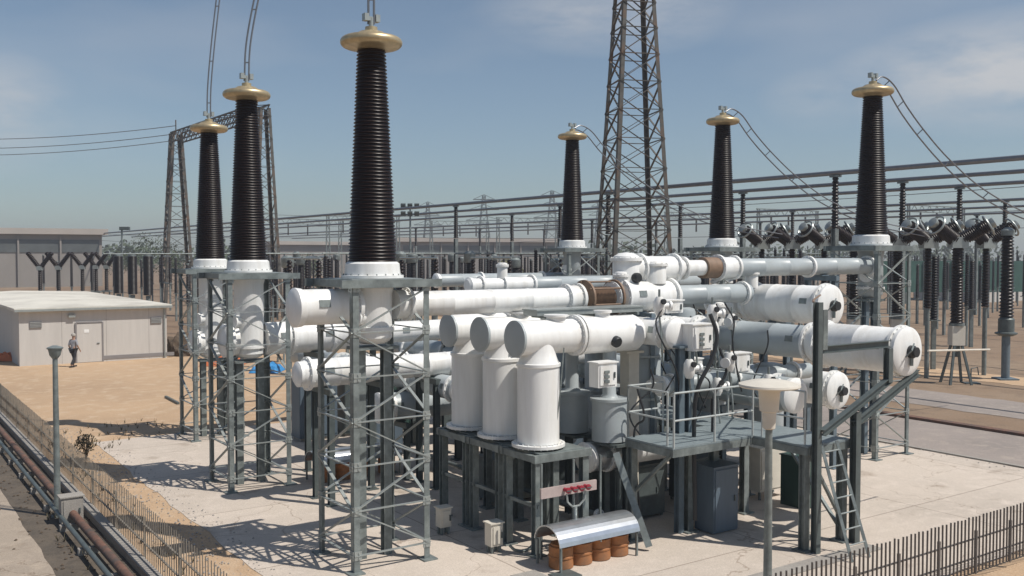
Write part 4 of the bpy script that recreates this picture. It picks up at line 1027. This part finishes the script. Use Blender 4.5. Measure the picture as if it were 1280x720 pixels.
cbox(W(16.4, 14.6, .65), 1.5, .8, 1.15, 'wide dark machine housing in the shade under the platform wing', dark_steel, fname='machine_housing', cat='cabinet', legs=.06)
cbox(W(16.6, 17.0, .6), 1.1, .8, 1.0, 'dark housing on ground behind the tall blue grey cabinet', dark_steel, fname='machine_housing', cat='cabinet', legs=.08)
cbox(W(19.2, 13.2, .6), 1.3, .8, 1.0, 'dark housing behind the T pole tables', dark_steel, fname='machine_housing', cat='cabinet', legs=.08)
gis('gas_pipe', 'thin grey pipe bundle running low along the ground behind tables', 'pipe', W(14.9, 13.3, .35), AV, [(0, 9, .06, galv)], [(1, .06), (4, .06)])
# valves and stray fittings in the middle
rr = random.Random(21)
fits = [(14.4, 14.5, 3.6), (14.2, 15.5, 3.7), (14.8, 15.6, 4.7), (15.8, 16.1, 4.1), (15.0, 14.2, 4.9), (16.4, 17.4, 4.4), (15.2, 16.2, 3.0), (16.8, 18.4, 4.3), (13.9, 16.4, 3.2), (16.4, 15.4, 3.0)]
fl = ['nearest the front T pole rear tank', 'above the platform wing', 'between the white box and upper duct', 'below the upper duct', 'at the elbow of the high duct', 'left of the large ducts', 'just over the long deck', 'under the right end of upper duct', 'near the tall dark post', 'behind the platform railing']
for i, (u, v, z) in enumerate(fits):
    p = W(u, v, z); t = thing('gas_valve', f'small white gas valve with fittings {fl[i]}', 'valve', p, 'small valves among the pipework')
    part('body', MB().lathe(p, ZV, [(-.2, .07), (-.1, .12), (.1, .12), (.2, .07)], 14), white, t)
    part('side_port', MB().lathe(p, -BV * (1 if i % 2 else -1) - AV * .4, [(0, .07), (.22, .07), (.225, .11), (.27, .11)], 14), white, t)
    part('gauge', MB().lathe(p + ZV * .1, -AV, [(.1, .06), (.16, .06)], 14), black, t)
    part('stem', MB().tube(p + ZV * .2, p + ZV * .36, .025, 8), galv, t)
    part('pipe_tail', MB().path(smoothpts([p - ZV * .2, p - ZV * .5 + BV * .05, p - ZV * .9 - AV * .1, p - ZV * 1.2 + BV * .1]), .022, 6), galv, t)
for i in range(16):
    u, v, z = rr.uniform(14.3, 17.5), rr.uniform(14, 19), rr.uniform(2.6, 5.2); a = W(u, v, z)
    pts = [a, a + BV * rr.uniform(-.3, .3) - ZV * .4, a + BV * rr.uniform(-.5, .5) + AV * rr.uniform(-.3, .3) - ZV * rr.uniform(.8, 1.4), a + BV * rr.uniform(-.4, .6) - ZV * rr.uniform(1.5, 2.4)]
    solo('control_cable', MB().path(smoothpts(pts), .018, 6), black, 'thin black control cable hanging among the white pipework', 'cable', a, 'thin cables hanging among the pipework')
# hoses
for i, pts in enumerate(([(14.2, 14.9, 4.75), (14.1, 15.0, 4.3), (14.1, 14.85, 3.8), (14.2, 14.55, 3.2), (14.3, 14.55, 2.4), (14.3, 14.6, .4)], [(14.3, 15.3, 4.0), (14.2, 15.4, 3.5), (14.3, 15.15, 3.0), (14.4, 15.2, 2.2)], [(14.9, 13.5, 3.2), (14.8, 13.6, 2.6), (15.0, 13.5, 2.2), (15.0, 13.7, .3)])):
    P = [W(*p) for p in pts]
    solo('cable_hose', MB().path(smoothpts(P), (.045, .03, .025)[i], 8), black, ['thick black hose curving down beside centre column', 'thin black hose below the central white box', 'thin black hose dropping under the front T pole box'][i], 'hose', P[0])
t = thing('steel_column', 'pair of blue grey columns rising beside the hose at centre', 'steel column', W(14.9, 14.75, 0))
for s in (0, .28): part('column', MB().ibeam(W(14.8, 14.62 + s, 0), W(14.8, 14.62 + s, 4.0), .15, .15, .014), blue_steel, t)
part('head_plate', MB().box(W(14.8, 14.76, 4.03), (.6, .3, .05)), blue_steel, t)
t = thing('steel_column', 'tan column standing behind the white box under front T pole', 'steel column', W(16, 14.2, 0))
part('column', MB().box(W(16.1, 14.35, 1.9), (.3, .3, 3.8)), cream, t); part('head_plate', MB().box(W(16.1, 14.35, 3.83), (.5, .4, .05)), cream, t)

# clad duct under platform
gis('clad_duct', 'shiny silver clad duct running low behind table toward the platform', 'duct', W(16.0, 13.0, 1.62), BV,
    [(0, 1.1, .32, alu), (1.1, 5.0, .28, white)], [(.55, .30)], [(0, -1, .3)])
mb = MB()
# barrels with cover
def barrel_cover(u, v0, v1, label, lab2, n=4):
    t = thing('sheet_cover', label, 'cover', W(u, (v0 + v1) / 2, 0)); mb = MB(); k = 14; r = .42; z0 = .46
    for e in range(k):
        a0 = math.pi * e / k * .92 + .04 * math.pi; a1 = math.pi * (e + 1) / k * .92 + .04 * math.pi
        pts = []
        for vv in (v0, v1):
            for rr_ in (r, r - .02):
                for a in (a0, a1): pts.append(W(u - math.cos(a) * rr_, vv, z0 + math.sin(a) * rr_ * .9))
        mb.add(pts, [(0, 1, 5, 4), (2, 6, 7, 3), (0, 2, 3, 1), (4, 5, 7, 6)] + ([(0, 4, 6, 2)] if e == 0 else []) + ([(1, 3, 7, 5)] if e == k - 1 else []))
    part('curved_sheet', mb, alu, t)
    for vv in (v0 + .03, (v0 + v1) / 2, v1 - .03):
        part('rib', MB().path([W(u - math.cos(a) * .405, vv, z0 + math.sin(a) * .365) for a in [math.pi * q / 10 for q in range(11)]], .015, 6), galv, t)
    fr = MB()
    for a in (-.37, .37):
        for b in (v0 + .05, v1 - .05): fr.box(W(u + a, b, .25), (.04, .04, .5))
    part('frame', fr, galv, t)
    for i in range(n):
        vv = v0 + .3 + i * (v1 - v0 - .6) / (n - 1)
        d = thing('orange_drum', lab2[i], 'drum', W(u - .05, vv, 0), 'orange drums beneath the silver covers')
        part('drum_body', MB().lathe(W(u - .05, vv, .01), ZV, [(0, .22), (.02, .24), (.2, .235), (.21, .25), (.24, .25), (.25, .235), (.42, .24), (.44, .2)], 20), orange, d)
        part('lid', MB().lathe(W(u - .05, vv, .451), ZV, [(0, .2), (.03, .2), (.04, .06)], 20), orange, d)
barrel_cover(14.5, 10.85, 12.85, 'curved silver sheet cover over orange drums in the foreground', ['leftmost orange drum under the foreground silver cover', 'second orange drum from left under foreground cover', 'third orange drum under foreground cover', 'rightmost orange drum under foreground cover'])
barrel_cover(23.6, 9.9, 12.4, 'curved silver sheet cover seen through the nearest lattice stand', ['leftmost orange drum under the far silver cover', 'second orange drum under the far silver cover', 'third orange drum under the far silver cover', 'rightmost orange drum under the far silver cover'])
# gauge bar at front table
t = thing('gauge_bar', 'pale pink horizontal bar with red valves in front of table legs', 'gauge bar', W(14.95, 12.0, 0)); z = 1.32
part('bar', MB().box(W(14.98, 11.75, z), (1.4, .05, .2)), pinkbar, t)
for k in range(4):
    v = part('valve', MB().lathe(W(14.95, 11.62 + .17 * k, z + .02), -AV, [(0, .04), (.1, .04), (.11, .06), (.14, .06)], 12), redp, t)
    part('handle', MB().bar(W(14.79, 11.56 + .17 * k, z + .02), W(14.79, 11.68 + .17 * k, z + .02), .02), dark_steel, v)
part('riser_pipe', MB().tube(W(14.9, 11.85, .1), W(14.9, 11.85, z - .35), .045, 10), galv_light, t)
part('manifold', MB().path([W(14.88, 11.62, z - .06), W(14.88, 11.64, z - .22), W(14.9, 11.78, z - .34), W(14.9, 11.95, z - .34), W(14.88, 12.08, z - .22), W(14.88, 12.1, z - .06)], .022, 8), galv_light, t)
for v in (11.1, 11.9, 12.6): part('upright', MB().box(W(15.02, v, .95), (.04, .04, 1.9)), galv, t)

# ================================================================ PLATFORM
def platform():
    t = thing('access_platform', 'grey steel access platform with railings in front of the large ducts', 'platform', W(14, 16, 0)); z = 2.15
    part('deck', MB().box(W(15.15, 16.4, z), (1.4, 5.7, .04)), deckm, t); part('deck', MB().box(W(14.4, 14.525, z), (2.34, 1.4, .04)), deckm, t)
    mb = MB()
    for v in (15.72, 17.08): mb.box(W(15.15, v, z - .1), (.06, 5.66, .15))
    for u in (12.33, 17.97): mb.box(W(u, 16.4, z - .1), (1.28, .06, .15))
    for u in (13.72, 15.08): mb.box(W(u, 14.5, z - .1), (2.3, .06, .15))
    mb.box(W(14.4, 13.38, z - .1), (.06, 1.28, .15)); part('edge_beams', mb, galv, t)
    for u, v in ((12.45, 15.8), (12.45, 17.0), (15.1, 17.0), (17.8, 15.8), (17.8, 17.0), (15.0, 13.45), (14.75, 14.85), (14.75, 15.62)):
        lg = part('leg', MB().ibeam(W(u, v, 0), W(u, v, z - .18), .16, .16, .016), galv, t)
        part('foot_plate', MB().box(W(u, v, .03), (.34, .34, .03)), galv, lg)
        mb = MB()
        for s in (-1, 1): mb.poly([W(u, v + s * .09, .05), W(u, v + s * .2, .05), W(u, v + s * .09, .35)])
    part('brace', MB().bar(W(15.0, 13.5, 1.0), W(13.9, 13.5, 1.98), .08, .06), galv, t)
    part('brace', MB().bar(W(14.2, 13.2, .1), W(15.0, 13.0, 1.9), .14, .08), galv, t)
    part('brace', MB().bar(W(12.45, 16.9, .6), W(12.45, 15.95, 1.95), .07, .05), galv, t)
    part('brace', MB().bar(W(12.5, 17.0, .3), W(14, 17.0, 1.95), .08, .05), galv, t)
    # railings
    def rail(a, b, n, lab=None):
        a = Vector(a); b = Vector(b)
        for k in range(n + 1):
            p = a.lerp(b, k / n); part('rail_post', MB().tube(p, p + ZV * 1.1, .023, 8), rail_steel, t)
        for h_ in (.55, 1.1): part('handrail', MB().tube(a + ZV * h_, b + ZV * h_, .021, 8), rail_steel, t)
    rail(W(13.72, 13.4, z), W(13.72, 15.7, z), 2); rail(W(15.08, 13.4, z), W(13.9, 13.4, z), 1); rail(W(15.08, 13.4, z), W(15.08, 14.4, z), 1)
    rail(W(13.5, 15.74, z), W(12.4, 15.74, z), 1)
    rail(W(17.9, 17.1, z), W(14.6, 17.1, z), 3)
platform()
def ladder():
    t = thing('ladder', 'steel ladder leaning on right end of the access platform', 'ladder', W(11.5, 16.2, 0))
    A = [W(11.42, 15.95, 0.02), W(11.42, 16.5, 0.02)]; B = [W(12.25, 16.05, 2.2), W(12.25, 16.55, 2.2)]
    for a, b in zip(A, B): part('side_rail', MB().bar(a, b, .06, .03), galv, t)
    for k in range(1, 8):
        f = k / 7.6; part('rung', MB().tube(A[0].lerp(B[0], f), A[1].lerp(B[1], f), .016, 8), galv_light, t)
ladder()
t = thing('pipe_bracket_frame', 'dark tall post with cantilever beam and braces holding the lower right duct', 'steel frame', W(12.25, 15.8, 0))
part('post', MB().ibeam(W(12.2, 15.85, 0), W(12.2, 15.85, 5.05), .14, .14, .014), dark_steel, t)
part('post', MB().ibeam(W(12.2, 17.1, 0), W(12.2, 17.1, 2.75), .16, .16, .016), dark_steel, t)
part('beam', MB().ibeam(W(12.2, 15.94, 4.1), W(12.2, 18.2, 4.1), .13, .15, .014), dark_steel, t)
part('hanger', MB().ibeam(W(12.1, 18.05, 3.3), W(12.1, 18.05, 4.02), .14, .14, .014), dark_steel, t)
part('brace', MB().ibeam(W(12.1, 15.9, 2.45), W(12.1, 18.1, 3.35), .13, .13, .014), dark_steel, t)
part('brace', MB().ibeam(W(12.2, 17.05, 2.5), W(12.2, 19.3, 3.42), .13, .13, .014), dark_steel, t)
part('cross_tube', MB().path(smoothpts([W(12.2, 15.9, 5.0), W(12.6, 16.2, 5.05), W(14.8, 19.3, 5.02)]), .022, 8), brownm, t)
part('cross_tube', MB().tube(W(12.0, 19.35, 3.9), W(12.2, 22.2, 3.75), .022, 8), cream, t)
part('gland_plate', MB().box(W(12.15, 16.0, 4.5), (.14, .04, .8)), galv, t)

# ================================================================ LAMPS
def lamp(p, h, disc, label, m=galv, big=True):
    t = thing('street_lamp', label, 'lamp', p); p = Vector(p)
    part('pole', MB().lathe(p, ZV, [(0, .075), (h - .75 if big else h - .3, .055)], 16), m, t)
    part('base_plate', MB().lathe(p, ZV, [(0, .16), (.03, .16)], 16), m, t)
    if big:
        part('lamp_housing', MB().lathe(p + ZV * (h - .8), ZV, [(0, .07), (.02, .10), (.28, .115), (.30, .15), (.60, .17), (.7, .24)], 24), cream, t)
        part('lamp_shade', MB().lathe(p + ZV * (h - .12), ZV, [(0, .47), (.02, .49), (.05, .48), (.10, .3), (.13, .05)], 36), cream, t)
    else:
        part('lamp_housing', MB().lathe(p + ZV * (h - .32), ZV, [(0, .06), (.08, .12), (.22, .15)], 20), galv, t)
        part('lamp_shade', MB().lathe(p + ZV * (h - .1), ZV, [(0, .17), (.03, .18), (.08, .05)], 20), galv, t)
lamp(at(963, 15.3), 4.0, .98, 'grey lamp post with broad cream mushroom shade in the foreground')
lamp(at(67, 21.8), 3.95, .3, 'slim grey lamp post with small head beside left path', big=False)

# rocks near left lamp, small bush, heap, tarps
def rock(p, r, label, seed):
    rr = random.Random(seed); bm = bmesh.new(); bmesh.ops.create_icosphere(bm, subdivisions=3, radius=r)
    for v in bm.verts:
        n = v.co.normalized(); k = 1 + .22 * math.sin(n.x * 5 + seed) * math.cos(n.y * 4 + seed) + rr.uniform(-.04, .04); v.co = Vector((n.x * 1.2, n.y, n.z * .8)) * r * k + ZV * r * .55
    mb = MB(); mb.add([v.co + Vector(p) for v in bm.verts], [tuple(v.index for v in f.verts) for f in bm.faces]); bm.free()
    return solo('rock', mb, rockm, label, 'rock', p)
rock(at(80, 22.0), .22, 'grey rock at foot of the left lamp post', 1); rock(at(73, 22.7), .17, 'smaller rock behind the one at left lamp foot', 4)
b = at(84, 21.3); cb = cbox(b + ZV * .3, .45, .35, .6, 'weathered grey box on the ground beside left lamp post', g_kerb, fname='junction_box', cat='junction box')
b = at(104, 27.8); t = thing('shrub', 'small dry shrub on the sand strip inside left fence', 'plant', b); rr = random.Random(3); mb = MB()
for i in range(9):
    a = rr.uniform(0, 6.3); mb.path([b, b + Vector((math.cos(a) * .08, math.sin(a) * .08, .35)), b + Vector((math.cos(a) * .22, math.sin(a) * .22, .7))], .012, 5)
part('stem', mb, barkm, t); mb = MB(); leaf_clump(mb, b + ZV * .5, .30, 420, .035, rr, 1.0); part('foliage', mb, dryleaf, t)
for px, d, s, lab in ((226, 57, 1.0, 'dark brown heap of earth right of the pale building'),):
    b = at(px, d); bm = bmesh.new(); bmesh.ops.create_icosphere(bm, subdivisions=4, radius=1); mb = MB(); r2 = random.Random(4)
    vs = []
    for v in bm.verts:
        n = v.co; k = 1 + .15 * math.sin(n.x * 7) * math.cos(n.y * 6 + 1) + .08 * math.sin(n.z * 11 + n.x * 9) + r2.uniform(-.02, .02); vs.append(b + Vector((n.x * .95 * k, n.y * .8 * k, max(0, n.z + .1) * 1.15 * k)))
    mb.add(vs, [tuple(v.index for v in f.verts) for f in bm.faces]); bm.free()
    solo('earth_heap', mb, earth, lab, 'heap', b)
def crumple(p, sx, sy, h, m, label, name, seed):
    rr = random.Random(seed); mb = MB(); n = 14; p = Vector(p); vs = []; fs = []
    for i in range(n + 1):
        for j in range(n + 1):
            x = i / n * 2 - 1; y = j / n * 2 - 1; e = max(0, 1 - max(abs(x), abs(y)) ** 3)
            vs.append(p + Vector((x * sx / 2, y * sy / 2, .02 + e * h * (.8 + .2 * math.sin(x * 9 + seed) * math.cos(y * 8)) + rr.uniform(0, .03) * e)))
    for i in range(n):
        for j in range(n): fs.append((i * (n + 1) + j, (i + 1) * (n + 1) + j, (i + 1) * (n + 1) + j + 1, i * (n + 1) + j + 1))
    nn = len(vs); vs += [p + Vector((-sx / 2, -sy / 2, 0)), p + Vector((sx / 2, -sy / 2, 0)), p + Vector((sx / 2, sy / 2, 0)), p + Vector((-sx / 2, sy / 2, 0))]
    mb.add(vs, fs + [(nn + 3, nn + 2, nn + 1, nn)]); return solo(name, mb, m, label, 'tarpaulin', p)
crumple(at(333, 49), 1.5, 1.6, .5, bluem, 'blue tarpaulin bundle on sand behind the left stands', 'tarpaulin', 2)
crumple(at(278, 52), 2.2, 1.6, .55, orangenet, 'orange red sheet pile behind the farthest left stand', 'tarpaulin', 5)
b = at(205, 40); solo('steel_bar', MB().bar(b + ZV * .05, at(221, 38.2) + ZV * .05, .09), dark_steel, 'dark bar lying on the sandy ground left of the stands', 'bar', b)
crumple(at(6, 54), 1.1, .8, .5, orangenet, 'orange sheet bundle behind the far left gate fence', 'tarpaulin', 9)
b = W(14.0, 10.9, 0); 
solo('drain_cover', MB().box(b + ZV * .02, (.5, .4, .03)), dark_steel, 'dark square drain cover on concrete before the front table', 'drain cover', b)

rs = random.Random(31)
def scatter_stones(name, label, n, region, r0, r1, m):
    mb = MB()
    for _ in range(n):
        u, v = region(rs); r = rs.uniform(r0, r1) ** 1.0; c = W(u, v, .02)
        pts = [Vector((math.cos(k * 1.2566 + rs.random() * .5) * r, math.sin(k * 1.2566 + rs.random() * .5) * r, 0)) for k in range(5)]
        mb.add([c + p for p in pts] + [c + ZV * r * rs.uniform(.5, .9) + pts[0] * .2], [(i, (i + 1) % 5, 5) for i in range(5)])
    solo(name, mb, m, label, 'stones', kind='stuff')
def reg(r):
    k = r.random()
    if k < .7: return r.uniform(11, 36), r.gauss(5.8, .4)
    return r.uniform(10, 31), r.choice((6.4, 26.9)) + r.gauss(0, .25)
scatter_stones('loose_stones', 'small loose stones scattered over the sandy ground beside the concrete pad', 1500, reg, .008, .032, rockm)
def reg2(r): return r.uniform(13, 60), r.gauss(3.6, .35)
scatter_stones('loose_stones', 'dark grit and stones in the gutter beside the rusty pipes', 500, reg2, .015, .045, earth)
wb = MB()
for _ in range(240):
    k = rs.random()
    u, v = (rs.uniform(14, 48), 4.9 + abs(rs.gauss(0, .3))) if k < .5 else ((rs.uniform(14, 60), rs.gauss(3.75, .12)) if k < .8 else (rs.uniform(31, 36), rs.uniform(5, 9)))
    c = W(u, v, .01)
    for j in range(7):
        a = rs.uniform(0, 6.28); l = rs.uniform(.05, .2); e = Vector((math.cos(a), math.sin(a), 0)); f = Vector((-e.y, e.x, 0)) * .012
        wb.add([c + f, c - f, c + e * l * .6 + ZV * l], [(0, 1, 2)])
solo('weeds', wb, dryleaf, 'sparse dry weeds along the fence and gutter', 'weeds', kind='stuff')

# ================================================================ PERSON
def person():
    base = at(90, 51); t = thing('person', 'person in grey shirt and black trousers walking by the building door', 'person', base)
    F = Vector((.35, .94, 0)).normalized(); Rt = Vector((F.y, -F.x, 0))
    def P(r, f, z): return base + Rt * r + F * f + ZV * z
    def skinmesh(name, pts, edges, rads, m, parent, root=0, sub=2):
        me = bpy.data.meshes.new(name); me.from_pydata([tuple(p - base) for p in pts], edges, []); me.update()
        o = bpy.data.objects.new(name, me); C.objects.link(o); o.parent = parent
        sk = o.modifiers.new('skin', 'SKIN'); sk.use_smooth_shade = True
        for i, r in enumerate(rads):
            me.skin_vertices[0].data[i].radius = (r, r * (.75 if name in ('person_body', 'shirt') and r > .11 else 1))
        me.skin_vertices[0].data[root].use_root = True
        ss = o.modifiers.new('sub', 'SUBSURF'); ss.levels = sub; ss.render_levels = sub
        me.materials.append(m); return o
    pts = [P(0, 0, .95), P(0, .01, 1.15), P(0, .02, 1.38), P(0, .03, 1.5), P(0, .04, 1.58), P(0, .05, 1.70),
           P(-.1, 0, .9), P(-.1, .14, .5), P(-.1, .08, .1), P(-.1, .22, .04),
           P(.1, 0, .9), P(.1, -.02, .5), P(.1, -.26, .14), P(.1, -.16, .04),
           P(-.19, .02, 1.42), P(-.25, -.06, 1.14), P(-.22, .06, .92), P(-.21, .1, .84),
           P(.19, .02, 1.42), P(.26, .04, 1.14), P(.22, .2, .95), P(.21, .26, .88)]
    ed = [(0, 1), (1, 2), (2, 3), (3, 4), (4, 5), (0, 6), (6, 7), (7, 8), (8, 9), (0, 10), (10, 11), (11, 12), (12, 13), (2, 14), (14, 15), (15, 16), (16, 17), (2, 18), (18, 19), (19, 20), (20, 21)]
    ra = [.14, .13, .16, .055, .085, .10, .095, .06, .04, .035, .095, .06, .04, .035, .06, .042, .03, .03, .06, .042, .03, .03]
    for s, i0 in ((-1, 17), (1, 21)):
        q = pts[i0] - base
        for k in range(5):
            n = len(pts); a = pts[i0] + F * (-.03 + .016 * k if k else .04) + Rt * (.0 if k else -s * .02) + ZV * (-.02)
            l = (.04, .075, .085, .08, .06)[k]; pts += [a, a + ZV * (-l) + F * .02 * (1 if k else 2)]; ed += [(i0, n), (n, n + 1)]; ra += [.011, .008]
    body = skinmesh('person_body', pts, ed, ra, skin, t)
    skinmesh('shirt', pts[:3] + [pts[14], pts[15], pts[18], pts[19], P(0, 0, .9)], [(0, 1), (1, 2), (2, 3), (3, 4), (2, 5), (5, 6), (0, 7)], [.155, .15, .175, .075, .058, .075, .058, .15], shirt, t)
    skinmesh('trousers', [pts[0], pts[6], pts[7], pts[8], pts[10], pts[11], pts[12]], [(0, 1), (1, 2), (2, 3), (0, 4), (4, 5), (5, 6)], [.155, .112, .078, .06, .112, .078, .06], trous, t)
    mb = MB().lathe(P(0, .03, 1.66), ZV, [(0, .105), (.06, .115), (.11, .1), (.15, .05), (.16, .01)], 14); part('hair', mb, hairm, t)
    mb = MB()
    for s in (-.1,): mb.box(P(s, .16, .035), (.1, .27, .08), (Rt, F, ZV))
    part('shoe', mb, black, t); mb = MB().box(P(.1, -.2, .05), (.1, .26, .08), (Rt, F, ZV)); part('shoe', mb, black, t)
    mb = MB().lathe(P(0, .145, 1.66), F, [(0, .02), (.03, .008)], 8); part('nose', mb, skin, t)
person()

# ================================================================ HAZE
hm = bpy.data.materials.new('haze_air'); hm.use_nodes = True; t_ = hm.node_tree; t_.nodes.clear()
pv = t_.nodes.new('ShaderNodeVolumePrincipled'); pv.inputs['Density'].default_value = .0008; pv.inputs['Color'].default_value = (.86, .9, .97, 1)
pv.inputs['Anisotropy'].default_value = .3
mo = t_.nodes.new('ShaderNodeOutputMaterial'); t_.links.new(pv.outputs[0], mo.inputs['Volume'])
hz_ = MB().wbox(Vector((0, 450, 15)), (2400, 1060, 32)); ho = part('haze', hz_, hm, None, smooth=False); ho['kind'] = 'stuff'; ho['label'] = 'thin pale haze hanging over the whole yard'; ho['category'] = 'haze'
